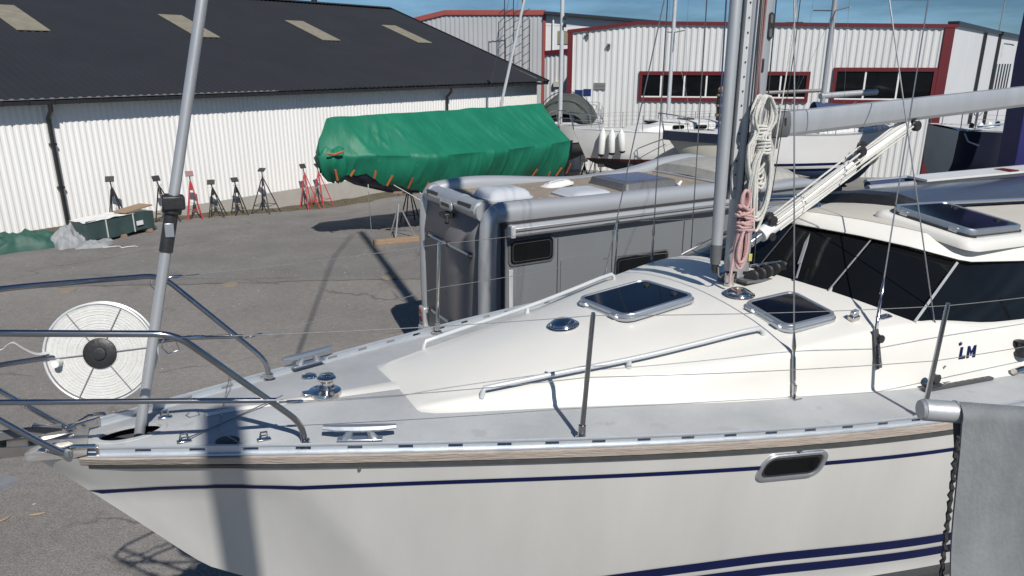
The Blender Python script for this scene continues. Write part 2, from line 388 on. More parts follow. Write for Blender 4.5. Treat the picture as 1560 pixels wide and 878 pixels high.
def empty(name, loc=(0, 0, 0), rz=0, label=None, cat=None, group=None, mw=None):
    o = bpy.data.objects.new(name, None); COL.objects.link(o); o.empty_display_size = .2
    if mw is not None: o.matrix_world = mw
    else: o.location = loc; o.rotation_euler = (0, 0, rz)
    if label: o['label'] = label
    if cat: o['category'] = cat
    if group: o['group'] = group
    return o
def tag(o, label, cat, group=None):
    o['label'] = label; o['category'] = cat
    if group: o['group'] = group
    return o
def struct(o, kind='structure', label=None):
    o['kind'] = kind
    if label: o['label'] = label
    return o
def lbl(o, t): o['label'] = t; return o
def copy_tree(o, parent=None):
    c = o.copy(); COL.objects.link(c); c.parent = parent
    for ch in list(o.children): copy_tree(ch, c)
    return c
def rrect(w, h, r, n=4, cx=0, cy=0):
    pts = []
    for (sx, sy, a0) in ((1, 1, 0), (-1, 1, 90), (-1, -1, 180), (1, -1, 270)):
        for k in range(n+1):
            a = R(a0+90*k/n); pts.append((cx+sx*(w/2-r)+r*math.cos(a), cy+sy*(h/2-r)+r*math.sin(a)))
    return pts
def frame_mt(o, x, y, z=None):
    x = Vector(x).normalized(); z = (x.cross(Vector(y))).normalized(); y = z.cross(x)
    m = Matrix((x, y, z)).transposed().to_4x4(); m.translation = Vector(o); return m
def lerp(a, b, t): return a+(b-a)*t
def interp(tab, x):
    if x <= tab[0][0]: return tab[0][1]
    for (a, b), (c, d) in zip(tab, tab[1:]):
        if x <= c: return b+(d-b)*(x-a)/(c-a)
    return tab[-1][1]
def sinterp(tab, x):      # smooth (Catmull-Rom like) interpolation
    if x <= tab[0][0]: return tab[0][1]
    if x >= tab[-1][0]: return tab[-1][1]
    for i in range(len(tab)-1):
        if x <= tab[i+1][0]:
            x0, y0 = tab[i]; x1, y1 = tab[i+1]
            def sl(j):
                if j <= 0 or j >= len(tab)-1:
                    a, b = (0, 1) if j <= 0 else (-2, -1)
                    return (tab[b][1]-tab[a][1])/(tab[b][0]-tab[a][0])
                return (tab[j+1][1]-tab[j-1][1])/(tab[j+1][0]-tab[j-1][0])
            h = x1-x0; t = (x-x0)/h
            return (2*t**3-3*t*t+1)*y0+(t**3-2*t*t+t)*h*sl(i)+(-2*t**3+3*t*t)*y1+(t**3-t*t)*h*sl(i+1)
# ================================================================== SETTING
def sstep(x): x = max(0, min(1, x)); return x*x*(3-2*x)
def gz(x, y):            # the yard falls gently towards the far end of the warehouse
    return -0.66*sstep((y-19.5)/9)*(1-sstep((x+4.5)/5))-.32*sstep((y-24)/7)*sstep((x+4.5)/5)
gu = [-250, -120, -60, -35]+[-25+i*.8 for i in range(40)]+[8, 12, 20, 40, 80, 140, 250]
gv = [-120, -50, -15, 0, 6, 12, 16]+[18+i*.8 for i in range(26)]+[42, 50, 65, 100, 200, 400]
g = G().grid(lambda u, v: (lambda x, y: Vector((x, y, gz(x, y))))(gu[round(u*(len(gu)-1))], gv[round(v*(len(gv)-1))]), len(gu)-1, len(gv)-1)
struct(g.build('ground', M['asphalt'], smooth=60))

# ---- corrugated sheet along a wall line, from z-bottom(d) to z-top(d)
def corr(P0, P1, zlo, zhi, pitch, depth, nrm=-1, segz=1):
    P0 = Vector((*P0, 0)); P1 = Vector((*P1, 0)); L = (P1-P0).length; d = (P1-P0)/L
    n = Vector((-d.y, d.x, 0))*nrm
    g = G(); k = 0; xs = []
    x = 0.0
    while x < L:
        for f, o in ((0, 0), (.30, 0), (.5, 1), (.80, 1)):
            if x+f*pitch < L: xs.append((x+f*pitch, o))
        x += pitch
    xs.append((L, 0))
    for x, o in xs:
        p = P0+d*x+n*depth*o
        g.v.append((p.x, p.y, zlo(x))); g.v.append((p.x, p.y, zhi(x)))
    for i in range(len(xs)-1): g.f.append((2*i, 2*i+2, 2*i+3, 2*i+1))
    return g

# ---- warehouse: long white shed with a dark roof, left
wdir = Vector((.773, 1.0, 0)).normalized()
wn = Vector((wdir.y, -wdir.x, 0))           # outwards, to the yard
WC = Vector((1.27, 38.5, 0))                 # right-hand corner
LEN = 42.0
W0 = WC-wdir*LEN
def eave_z(x): return 3.63           # x measured from the left end
wh = empty('warehouse', tuple(WC), 0, 'long white corrugated warehouse with a dark roof, on the left', 'warehouse')
def whb(g, name, m, **k):
    o = g.build(name, m, None, **k); o.parent = wh; o.matrix_parent_inverse = Matrix.Translation(-WC); return o
def plinth_z(x): return .13
whb(corr(W0.xy, WC.xy, plinth_z, eave_z, 0.165, 0.017, -1), 'wall', M['wall_w'], smooth=0)
g = G()
for i in range(24):
    x0 = LEN*i/24; x1 = LEN*(i+1)/24
    a = W0+wdir*x0+wn*.012; b = W0+wdir*x1+wn*.012
    g.add([a-Vector((0, 0, .9)), b-Vector((0, 0, .9)), b+Vector((0, 0, .14)), a+Vector((0, 0, .14))], [(0, 1, 2, 3)])
whb(g, 'plinth', M['concrete'], smooth=0, recalc=False)
HW = 11.1
back = Vector((-wdir.y, wdir.x, 0))
RZ = 7.62
# roof: two corrugated slopes running eave -> ridge
over = 0.42
def roof_slope(sgn):
    g = G(); pitch = 0.24; x = -0.3; xs = []
    while x < LEN+.45:
        for f, o in ((0, 0), (.4, 0), (.55, 1), (.85, 1)): xs.append((x+f*pitch, o))
        x += pitch
    for x, o in xs:
        e = W0+wdir*x+(wn*over if sgn > 0 else back*(2*HW+over))
        ez = eave_z(x)+.03
        r = W0+wdir*x+back*HW
        rz = RZ+.004*(x-LEN)
        s = (rz-ez)/(HW+over)
        g.v.append((e.x, e.y, ez+.03*o)); g.v.append((r.x, r.y, rz+.03*o))
    for i in range(len(xs)-1): g.f.append((2*i, 2*i+2, 2*i+3, 2*i+1))
    return g
whb(roof_slope(1), 'roof', M['roof_d'], smooth=0)
whb(roof_slope(-1), 'roof', M['roof_d'], smooth=0)
# ridge capping
g = G(); a = W0+back*HW; b = WC+back*HW+wdir*.4
g.loft([[Vector((p.x, p.y, z))+back*o for o, zz in ((-.3, -.02), (0, .07), (.3, -.02), (0, .02)) for z in [zb+zz]] for p, zb in ((a, RZ+.03-.004*LEN), (b, RZ+.03))])
whb(g, 'ridge_cap', M['roof_d'], smooth=0)
# gable wall, verge board and eave soffit
g = G(); p = [WC, WC+back*2*HW]
g.add([(p[0].x, p[0].y, 0), (p[1].x, p[1].y, 0), (p[1].x, p[1].y, 3.8), (WC.x+back.x*HW, WC.y+back.y*HW, RZ-.05), (p[0].x, p[0].y, 3.82)], [(0, 1, 2, 3, 4)])
whb(g, 'gable_wall', M['wall_w'], smooth=0)
g = G(); q = WC+wdir*.44
g.bar(q+wn*over+Vector((0, 0, eave_z(LEN)-.01)), q+back*HW+Vector((0, 0, RZ-.02)), .06, .22)
g.bar(q+back*(2*HW+over)+Vector((0, 0, eave_z(LEN)-.01)), q+back*HW+Vector((0, 0, RZ-.02)), .06, .22)
whb(g, 'verge_board', M['pipe_k'], smooth=0)
g = G()
g.bar(W0+wn*(over-.02)+Vector((0, 0, eave_z(0)-.07)), WC+wdir*.4+wn*(over-.02)+Vector((0, 0, eave_z(LEN)-.07)), .11, .10)
whb(g, 'gutter', M['pipe_k'], smooth=0)
for i in range(40):      # gutter brackets that can be picked apart along the eave
    x = LEN-26+i*.62
    o = G().bar(W0+wdir*x+wn*(over+.045)+Vector((0, 0, eave_z(x)-.13)), W0+wdir*x+wn*(over+.045)+Vector((0, 0, eave_z(x)+.02)), .03, .03)
    whb(o, 'gutter_bracket', M['pipe_k'], smooth=0)
g = G()
g.add([tuple(W0+Vector((0, 0, eave_z(0)-.005))), tuple(WC+Vector((0, 0, eave_z(LEN)-.005))), tuple(WC+wn*over+Vector((0, 0, eave_z(LEN)-.02))), tuple(W0+wn*over+Vector((0, 0, eave_z(0)-.02)))], [(0, 1, 2, 3)])
whb(g, 'soffit', M['roof_d'], smooth=0)
def downpipe(xw):
    b = W0+wdir*xw
    z = eave_z(xw)
    pts = [b+wn*(over-.02)+Vector((0, 0, z-.1)), b+wn*(over-.03)+Vector((0, 0, z-.28)), b+wn*.14+Vector((0, 0, z-.5)), b+wn*.12+Vector((0, 0, z-.8)), b+wn*.12+Vector((0, 0, .12)), b+wn*.22+Vector((0, 0, .05))]
    o = whb(G().tube(pts, .062, 8), 'downpipe', M['pipe_k'])
    for zz in (z-1.2, z-2.4): 
        c = whb(G().bx(-.085, .085, -.03, .1, -.03, .03, Matrix.Translation(b+wn*.06+Vector((0, 0, zz))) @ Matrix(((wdir.x, wn.x, 0, 0), (wdir.y, wn.y, 0, 0), (0, 0, 1, 0), (0, 0, 0, 1)))), 'pipe_clip', M['pipe_k'], smooth=0)
def xw_at(px, z=3.5):      # distance along the wall for a given bearing
    t = (px-780)/1098
    # X = t*(.954Y+1.37-..)
    best = min((abs((W0+wdir*x).x - t*(.9542*(W0+wdir*x).y+(4.6-z)*.299)), x) for x in [i*.05 for i in range(int(LEN/.05))])
    return best[1]
downpipe(xw_at(68)); downpipe(xw_at(677))
# roof lights: flat mossy sheets lying on the slope
def roof_pt(x, u):       # u = 0 eave .. 1 ridge
    e = W0+wdir*x+wn*over; r = W0+wdir*x+back*HW
    return Vector((lerp(e.x, r.x, u), lerp(e.y, r.y, u), lerp(eave_z(x)+.03, RZ+.004*(x-LEN), u)))
def pix(P):
    X, Y, Z = P.x, P.y, P.z-4.6
    c, s = .9542, .2990
    zc = Y*c-Z*s; return (780+1098*X/zc, 439-1098*(Y*s+Z*c)/zc)
for i, (cx, cy) in enumerate(((28, 30), (283, 42), (474, 48), (619, 53), (-230, 18))):
    best = None
    for xi in range(0, 42*4):
        for ui in range(20, 90, 2):
            q = pix(roof_pt(xi/4, ui/100))
            d = (q[0]-cx)**2+(q[1]-cy)**2*6
            if best is None or d < best[0]: best = (d, xi/4, ui/100)
    _, x, u = best
    hw = .5; hu = .115
    cs = [roof_pt(x+a*hw, u+b*hu)+Vector((0, 0, .05)) for a, b in ((-1, -1), (1, -1), (1, 1), (-1, 1))]
    top = [c+Vector((0, 0, .025)) for c in cs]
    o = whb(G().add(cs+top, [(4, 5, 6, 7), (0, 1, 5, 4), (1, 2, 6, 5), (2, 3, 7, 6), (3, 0, 4, 7)]), 'roof_light', M['skyl'], smooth=0)
# ridge vents
for x in (31.5, 37.0):
    p = W0+wdir*x+back*HW
    whb(G().lathe([(.16, RZ), (.16, RZ+.22), (.24, RZ+.24), (.20, RZ+.32), (.0, RZ+.34)], (p.x, p.y, 0), 12), 'roof_vent', M['pipe_k'])

# weeds and earth at the foot of the warehouse wall
g = G(); rs = random.Random(3)
n = 60
for side in (0,):
    vs = []
    for i in range(n+1):
        x = 12+(LEN-12)*i/n
        w = (.35+.3*rs.random())*(1 if x < 26 else 1.7)
        p = W0+wdir*x
        for k, o in enumerate((.02, w*.5, w)):
            h = (.10, .06, .006)[k]*(.6+.8*rs.random())
            q = p+wn*o; vs.append((q.x, q.y, gz(q.x, q.y)+h))
    fs = []
    for i in range(n):
        for k in range(2): a = i*3+k; fs.append((a, a+1, a+4, a+3))
    g.add(vs, fs)
struct(g.build('earth_strip', M['dirt']), 'stuff', 'strip of earth and moss along the foot of the warehouse wall')
g = G()
for i in range(5200):
    x = 18+rs.random()*(LEN-18); dens = 1 if x > 26 else .45
    if rs.random() > dens: continue
    o = abs(rs.gauss(0, .35))+.03
    if o > 1.1: continue
    p = W0+wdir*x+wn*o
    h = rs.uniform(.03, .13)*(1.8 if (26.9 < x < 27.9 and o < .4) else 1)*(2.6 if (27.2 < x < 27.6 and o < .3) else 1)
    a = rs.random()*2*PI; w = rs.uniform(.006, .014)
    dx, dy = math.cos(a), math.sin(a); lx, ly = rs.gauss(0, .35)*h, rs.gauss(0, .35)*h
    zz = gz(p.x, p.y)+.02; g.add([(p.x-dx*w, p.y-dy*w, zz), (p.x+dx*w, p.y+dy*w, zz), (p.x+lx, p.y+ly, zz+h)], [(0, 1, 2)])
struct(g.build('weeds', M['weed'], smooth=0, recalc=False), 'stuff', 'dry weeds growing at the foot of the warehouse wall')

# valve covers in the asphalt
for i, (x, y, l) in enumerate(((-6.1, 14.9, 'round pale cover in the asphalt right of the leaning forestay tube'), (-9.4, 14.5, 'round pale cover in the asphalt above the webbing reel'), (-2.75, 15.45, 'small round cover in the asphalt left of the motorhome, near the tripod prop'))):
    g = G().lathe([(.17, .0), (.17, .012), (.12, .016), (.0, .016)], (x, y, 0), 20)
    o = g.build('valve_cover', M['cover']); tag(o, l, 'cover', 'valve covers in the asphalt')
rs = random.Random(11)
g = G()
for i in range(500):
    x = rs.uniform(-16, 4); y = rs.uniform(4, 22); a = rs.random()*6.28; s = rs.uniform(.006, .022)
    g.add([(x+math.cos(a+k*2.1)*s*rs.uniform(.6, 1.3), y+math.sin(a+k*2.1)*s*rs.uniform(.6, 1.3), .006) for k in range(3)]+[(x, y, .018)], [(0, 1, 3), (1, 2, 3), (2, 0, 3)])
struct(g.build('gravel', M['concrete'], smooth=0), 'stuff', 'scattered grit and pebbles on the asphalt')
for (x, y, a) in ((-5.05, 6.6, .3), (-5.35, 6.5, 1.0), (-4.5, 7.4, 2.2)):
    g = G().loft([[(x+math.cos(a)*t*.07-math.sin(a)*w*wd, y+math.sin(a)*t*.07+math.cos(a)*w*wd, .01+.012*(1-abs(w))) for w in (-1, 0, 1)] for t, wd in ((-1, .003), (-.3, .018), (.4, .016), (1, .002))], closed=False)
    tag(g.build('dry_leaf', M['wood']), {.3: 'dry curled leaf on the asphalt, middle of three below the bow', 1.0: 'dry leaf on the asphalt furthest left below the bow', 2.2: 'small dry leaf on the asphalt nearest the bow fitting'}[a], 'leaf', 'dry leaves on the asphalt')

# ---- red-trimmed grey hall on the right
def building(name, P0, label, cat='building'):
    return empty(name, (P0[0], P0[1], 0), 0, label, cat)
A0 = (2.56, 34.5); A1 = (18.25, 31.6)
hb = building('grey_hall', A0, 'light grey corrugated hall with dark red trim and a strip of windows, behind the boats', 'building')
def pb(root, g, name, m, **k):
    o = g.build(name, m, None, **k); o.parent = root; o.matrix_parent_inverse = Matrix.Translation(-Vector(root.location)); return o
fd = Vector((A1[0]-A0[0], A1[1]-A0[1], 0)); FL = fd.length; fd.normalize(); fn = Vector((fd.y, -fd.x, 0))
def hall_top(x): return interp([(0, 5.92), (3.1, 6.26), (FL, 6.02)], x)
pb(hb, corr(A0, A1, lambda x: -.28, hall_top, 0.265, 0.035, -1), 'wall', M['wall_g'], smooth=0)
F = Matrix(((fd.x, -fn.x, 0, A0[0]), (fd.y, -fn.y, 0, A0[1]), (0, 0, 1, 0), (0, 0, 0, 1)))  # local: x along, y into the wall, z up
pb(hb, G().bx(0, FL, -.02, .2, -.5, -.27, F), 'plinth', M['concrete'], smooth=0)
g = G()
g.loft([[F @ Vector((x, y, hall_top(x)+z)) for y, z in ((-.12, -.07), (-.12, .07), (.02, .07), (.02, -.07))] for x in (-.05, 3.1, FL+.1)])
pb(hb, g, 'roof_trim', M['red'], smooth=0)
pb(hb, G().bx(-.03, .20, -.10, .02, -.4, 5.84, F), 'corner_trim', M['red'], smooth=0)
pb(hb, G().bx(FL-.36, FL+.02, -.10, .02, -.4, 5.95, F), 'corner_trim', M['red'], smooth=0)
pb(hb, G().add([F @ Vector(p) for p in ((0, 0, 5.9), (3.1, 0, 6.25), (FL, 0, 6.0), (FL+2, 18, 6.0), (3.1, 18, 6.3), (0, 18, 5.9))], [(0, 1, 4, 5), (1, 2, 3, 4)]), 'roof', M['roof_d'], smooth=0)
pb(hb, G().bx(FL*.585, FL*.585+.7, .1, .5, 6.1, 6.24, F), 'roof_vent', M['pipe_k'], smooth=0)
def fx(px):   # bearing -> distance along the facade
    t = (px-780)/1098
    return min((abs((F @ Vector((x/50, 0, 0))).x - t*(.9542*(F @ Vector((x/50, 0, 0))).y+.3)), x/50) for x in range(int(FL*50)))[1]
def strip_window(px0, px1, z0, z1, mull):
    x0 = fx(px0) if isinstance(px0, (int, float)) else px0; x1 = fx(px1)
    fr = G()
    fr.bx(x0-.14, x1+.14, -.11, .02, z1, z1+.16, F); fr.bx(x0-.14, x1+.14, -.11, .02, z0-.16, z0, F)
    fr.bx(x0-.14, x0, -.11, .02, z0, z1, F); fr.bx(x1, x1+.14, -.11, .02, z0, z1, F)
    w = pb(hb, fr, 'window', M['red'], smooth=0)
    b = .06; G().bx(x0, x1, -.085, -.045, z0, z0+b, F).build('sill', M['white'], w, smooth=0)
    xs = [x0]+[fx(m) for m in mull]+[x1]
    for x in xs[1:-1]: G().bx(x-.035, x+.035, -.075, -.045, z0+b, z1, F).build('mullion', M['white'], w, smooth=0)
    for a, c in zip(xs, xs[1:]):
        p = G().bx(a+(.035 if a != x0 else 0), c-(.035 if c != x1 else 0), -.058, -.048, z0+b, z1, F).build('pane', M['glass'], w, smooth=0)
strip_window(978, 1227, 3.08, 4.05, (1007, 1042, 1076, 1115, 1150, 1188))
strip_window(1272, 1418, 3.05, 4.22, (1316, 1366))
for px, z, in ((914, 3.55),):
    x = fx(px); v = pb(hb, G().bx(x-.27, x+.27, -.07, .0, z-.16, z+.16, F), 'vent', M['concrete'], smooth=0)
    for k in range(5):
        s = G().bx(x-.25, x+.25, -.085, -.07, z-.14+k*.06, z-.11+k*.06, F).build('slat', M['darkgrey'], v, smooth=0)
# small wall lamps and fittings
for px, z in ((893, 5.75), (926, 5.3)):
    x = fx(px); pb(hb, G().bx(x-.05, x+.05, -.14, .0, z-.12, z+.06, F).bx(x-.09, x+.04, -.2, -.1, z+.02, z+.09, F), 'wall_lamp', M['darkgrey'], smooth=0)

# ---- white extension right of the hall, walls receding
B0 = (18.42, 31.8); B1 = (26.8, 42.0); B2 = (37.5, 54.5)
wb = building('white_extension', B0, 'white flat-panelled building with black downpipes, right of the grey hall')
d1 = Vector((B1[0]-B0[0], B1[1]-B0[1], 0)); L1 = d1.length; d1.normalize(); n1 = Vector((d1.y, -d1.x, 0))
F1 = Matrix(((d1.x, -n1.x, 0, B0[0]), (d1.y, -n1.y, 0, B0[1]), (0, 0, 1, 0), (0, 0, 0, 1)))
npan = 3
for k in range(npan):
    pb(wb, G().bx(L1*k/npan+.015, L1*(k+1)/npan-.015, 0, .15, 0, 6.05, F1), 'panel', M['panel_w'], smooth=0)
pb(wb, G().bx(-.05, L1+.1, -.12, .3, 6.05, 6.22, F1), 'roof_trim', M['pipe_k'], smooth=0)
for x in (L1*.59, L1-.1):
    pb(wb, G().bx(x-.07, x+.07, -.16, -.03, 0, 6.0, F1), 'downpipe', M['pipe_k'], smooth=0)
pb(wb, G().add([F1 @ Vector(p) for p in ((0, .15, 6.1), (L1, .15, 6.1), (L1, 14, 6.1), (4, 14, 6.1))], [(0, 1, 2, 3)]), 'roof', M['roof_d'], smooth=0)
ob = building('white_office', B1, 'white building with narrow upright windows at the far right edge')
d2 = Vector((B2[0]-B1[0], B2[1]-B1[1], 0)); L2 = d2.length; d2.normalize(); n2 = Vector((d2.y, -d2.x, 0))
F2 = Matrix(((d2.x, -n2.x, 0, B1[0]), (d2.y, -n2.y, 0, B1[1]), (0, 0, 1, 0), (0, 0, 0, 1)))
pb(ob, G().bx(.03, L2, -.05, .2, 0, 6.0, F2), 'wall', M['panel_w'], smooth=0)
pb(ob, G().bx(.03, L2+.1, -.2, .3, 6.0, 6.2, F2), 'roof_trim', M['pipe_k'], smooth=0)
for k in range(6):
    x = .6+k*1.05
    w = pb(ob, G().bx(x-.16, x+.16, -.09, .0, 2.9, 4.5, F2), 'window', M['pipe_k'], smooth=0)
    s = G().bx(x-.11, x+.11, -.095, -.0, 2.95, 4.45, F2).build('pane', M['glass'], w, smooth=0)
pb(ob, G().tube([F2 @ Vector((1.9, .3, 6.0)), F2 @ Vector((1.9, .3, 8.0))], .035, 6), 'antenna_pole', M['stand_w'])
pb(ob, G().lathe([(.02, 0), (.14, .03), (.15, .2), (.03, .26)], F2 @ Vector((1.9, .3, 8.0)), 10), 'antenna', M['white'])
pb(ob, G().tube([F2 @ Vector((1.5, -.1, 5.6)), F2 @ Vector((1.5, -.45, 5.55)), F2 @ Vector((1.3, -.6, 5.5))], .04, 6), 'camera_bracket', M['darkgrey'])

# ---- tall hall behind, red-edged gable
T0 = (-8.2, 55.0); T1 = (2.35, 55.0)
tb = building('tall_hall', T0, 'tall grey profiled hall with a brick-red roof edge, behind the dark roof')
def ttop(x): return interp([(0, 7.2), (3.4, 8.0), (10.55, 8.0)], x)
pb(tb, corr(T0, T1, lambda x: 0, ttop, .33, .04, -1), 'wall', M['wall_g2'], smooth=0)
g = G(); FT = Matrix.Translation((T0[0], T0[1], 0))
g.loft([[FT @ Vector((x, y, ttop(x)+z)) for y, z in ((-.15, -.18), (-.15, .14), (.05, .14), (.05, -.18))] for x in (-.1, 3.4, 10.6)])
pb(tb, g, 'roof_trim', M['red2'], smooth=0)
pb(tb, G().bx(10.4, 10.62, -.12, .1, 0, 7.82, FT), 'corner_trim', M['red2'], smooth=0)
pb(tb, G().bx(10.62, 19.5, 0.02, .3, 4.9, 7.15, FT), 'wall', M['panel_w'], smooth=0)
g = G(); g.loft([[FT @ Vector((x, y, z0+z)) for y, z in ((-.5, -.1), (-.5, .05), (.4, .16), (.4, -.1))] for x, z0 in ((10.5, 7.95), (19.5, 7.25))])
pb(tb, g, 'roof_edge', M['pipe_k'], smooth=0)
pb(tb, G().add([FT @ Vector(p) for p in ((10.62, .0, 7.1), (19.5, .0, 7.1), (19.5, .0, 7.25), (10.62, 0, 7.9))], [(0, 1, 2, 3)]), 'upper_wall', M['panel_w'], smooth=0)
pb(tb, G().bx(10.62, 19.5, .3, .5, 0, 4.9, FT), 'lower_wall', M['panel_w'], smooth=0)
for k in range(3): pb(tb, G().bx(11.5+k*.82, 12.28+k*.82, -.05, .02, 5.85, 6.75, FT), 'window', M['khaki'], smooth=0)
pb(tb, G().tube([FT @ Vector((11.15, -.15, 7.7)), FT @ Vector((11.15, -.15, 4.5))], .07, 8), 'downpipe', M['white'])
pb(tb, G().bx(.0, 10.5, .3, 14, 6.9, 7.0, FT), 'roof', M['roof_d'], smooth=0)
# low annexe between the two halls
Q0 = (1.95, 45.0); Q1 = (4.2, 43.8)
qb = building('low_annexe', Q0, 'low corrugated annexe with a red top edge, between the two halls')
pb(qb, corr(Q0, Q1, lambda x: 0, lambda x: 5.05+.06*x, .28, .04, -1), 'wall', M['wall_g'], smooth=0)
qd = Vector((Q1[0]-Q0[0], Q1[1]-Q0[1], 0))
pb(qb, G().bar(Vector((Q0[0], Q0[1]-.06, 5.12)), Vector((Q1[0], Q1[1]-.06, 5.3)), .12, .24), 'roof_trim', M['red'], smooth=0)
m = Vector((Q0[0], Q0[1], 0))+qd*.38
pb(qb, G().bx(m.x-.35, m.x+.35, m.y-.1, m.y+.1, 3.2, 3.5), 'vent', M['concrete'], smooth=0)

# ---- lattice frame standing in front of the tall hall
lt = empty('lattice_tower', (.7, 52.0, 0), 0, 'thin lattice frame with a crossed top standing before the tall grey hall', 'tower')
for (x, h) in ((-1.6, 7.2), (-1.2, 9.2), (-.6, 9.3), (0, 9.3), (.5, 7.4)):
    G().tube([(x, 0, 0), (x, 0, h)], .035, 6).build('post', M['stand_k'], lt)
g = G()
for z in range(2, 15):
    zz = z*.55
    for a, b in ((-1.6, -1.2), (-1.2, -.6), (-.6, 0), (0, .5)):
        g.tube([(a, 0, zz), (b, 0, zz+.35)], .02, 4)
struct(g.build('bracing', M['stand_k'], lt), 'stuff')
G().tube([(-1.2, 0, 9.2), (0, 0, 9.3)], .035, 6).build('crossbar', M['stand_w'], lt)
G().tube([(-.6, 0, 9.3), (-.5, 0, 9.9)], .03, 6).build('top_pole', M['stand_k'], lt)
# ================================================================== MAIN YACHT
def rot_boat(yaw, tr, he):
    cy, sy = math.cos(yaw), math.sin(yaw); ct, st = math.cos(tr), math.sin(tr); ch, sh = math.cos(he), math.sin(he)
    return (Matrix(((cy, -sy, 0), (sy, cy, 0), (0, 0, 1))) @ Matrix(((ct, 0, -st), (0, 1, 0), (st, 0, ct))) @ Matrix(((1, 0, 0), (0, ch, -sh), (0, sh, ch))))
MW = rot_boat(0.486, -0.060, -0.036).to_4x4(); MW.translation = Vector((-1.918, 2.779, 3.010))
Y = empty('sailing_yacht', mw=MW, label='white sailing yacht with grey deck and dark wraparound pilothouse windows, filling the foreground', cat='sailing yacht')
LOA = 10.2
def wid(s):
    b = .125+.395*s+.012*s*s-.007*s**3 if s <= 5 else 1.51-.0125*(s-5)**2
    k = min(max((s+.15)/.09, 0), 1)
    return b*math.sqrt(k) if k < 1 else b
def Bh(s, d):
    """hull half-breadth at station s, depth d below the sheer"""
    sh = .89*d*math.exp(-max(s, 0)/4.5)
    b = wid(s-sh) if s-sh > -.15 else 0
    fine = min(1, d/.25); k = min(max((s-sh+.15)/.9, 0), 1)
    b = b*((1-fine)+fine*k**.5)
    return b*(1-.10*max(d-.2, 0)**2)
def canoe(s):       # depth of the hull body
    return interp([(-.15, .05), (.5, .72), (1.5, 1.25), (3, 1.5), (5, 1.58), (7.5, 1.45), (9, 1.15), (10.2, .8)], s)
def hullpt(s, d, side, off=0):
    D = canoe(s)
    b = Bh(s, d)
    if d > .95:
        b = Bh(s, .95)*math.sqrt(max(0, 1-((d-.95)/max(.05, D-.95))**2)) if D > .95 else 0
    # outward normal estimate for offsets
    if off:
        e = .02
        db = (Bh(s+e, d)-Bh(s-e, d))/(2*e)
        n = Vector((-db, 1, .25)).normalized()
        return Vector((s+n.x*off, side*(b+n.y*off), -d+n.z*off*.0))
    return Vector((s, side*b, -d))
ss = [-.148, -.12, -.08, -.03]+[.02+.06*i for i in range(35)]+[2.1+.14*i for i in range(58)]
def hull_part(d0, d1, nd, name, m):
    g = G()
    for side in (-1, 1):
        rows = []
        for s in ss:
            row = []
            for j in range(nd+1):
                e0 = boot(max(.0, s)) if d0 is None else d0; e1 = boot(max(.0, s)) if d1 is None else d1
                d = lerp(e0, e1, j/nd)
                smin = -.15+.89*d if d < .95 else -.15+.89*.95+(d-.95)*1.6
                sx = max(s, smin) if s < smin else s
                # pull the stations behind the raked stem
                sx = smin+(s+.15)*(LOA-smin)/(LOA+.15)
                D = canoe(sx)
                dd = min(d, D)
                row.append(hullpt(sx, dd, side))
            rows.append(row)
        o = len(g.v)
        for r in rows: g.v += [tuple(p) for p in r]
        for i in range(len(rows)-1):
            for j in range(nd):
                a = o+i*(nd+1)+j; q = (a, a+1, a+nd+2, a+nd+1)
                g.f.append(q if side < 0 else tuple(reversed(q)))
    # transom
    r0 = [hullpt(LOA, min(lerp(boot(LOA) if d0 is None else d0, boot(LOA) if d1 is None else d1, j/nd), canoe(LOA)), -1) for j in range(nd+1)]; r1 = [Vector((p.x, -p.y, p.z)) for p in r0]
    o = len(g.v); g.v += [tuple(p) for p in r0+r1]
    for j in range(nd): g.f.append((o+j, o+nd+1+j, o+nd+2+j, o+j+1))
    return g.build(name, m, Y, smooth=50, recalc=False)
def boot(s): return max(.97, .27+sinterp([(.3, 1.36), (.9, 1.09), (1.5, .93), (2.25, .81), (2.68, .755), (3.22, .717), (4.26, .745), (6, .80), (10.2, .9)], s))
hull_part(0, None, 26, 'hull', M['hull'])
hull_part(None, 1.65, 12, 'antifouled_bottom', M['antifoul'])
def stripe(T, d0, d1, s0, name='hull_stripe', m=None, off=.0045, sl=0.0, taper=0):
    g = G()
    for side in (-1, 1):
        st = [s0+(LOA-s0)*i/90 for i in range(91)]
        a = [hullpt(s+ (0.03 if taper else 0), d0+sinterp(T, s), side, off) if i == 0 else hullpt(s, d0+sinterp(T, s), side, off) for i, s in enumerate(st)]
        b = [hullpt(s, d1+sinterp(T, s), side, off) for s in st]
        a[0] = hullpt(s0-taper, d0+sinterp(T, s0), side, off)
        o = len(g.v); g.v += [tuple(p) for p in a+b]; n = len(st)
        for i in range(n-1): g.f.append((o+i, o+i+1, o+n+i+1, o+n+i))
    return g.build(name, m or M['navy'], Y, recalc=False)
T1 = [(.05, .224), (.4, .200), (.8, .178), (1.54, .156), (2.9, .149), (4.0, .158), (6, .17), (10.2, .17)]
T2 = [(.3, 1.36), (.9, 1.09), (1.5, .93), (2.25, .81), (2.68, .755), (3.22, .717), (4.26, .745), (6, .80), (10.2, .9)]
stripe(T1, .0, .022, .10, taper=.05)
stripe(T2, 0, .062, .95); stripe(T2, .095, .16, 1.05)
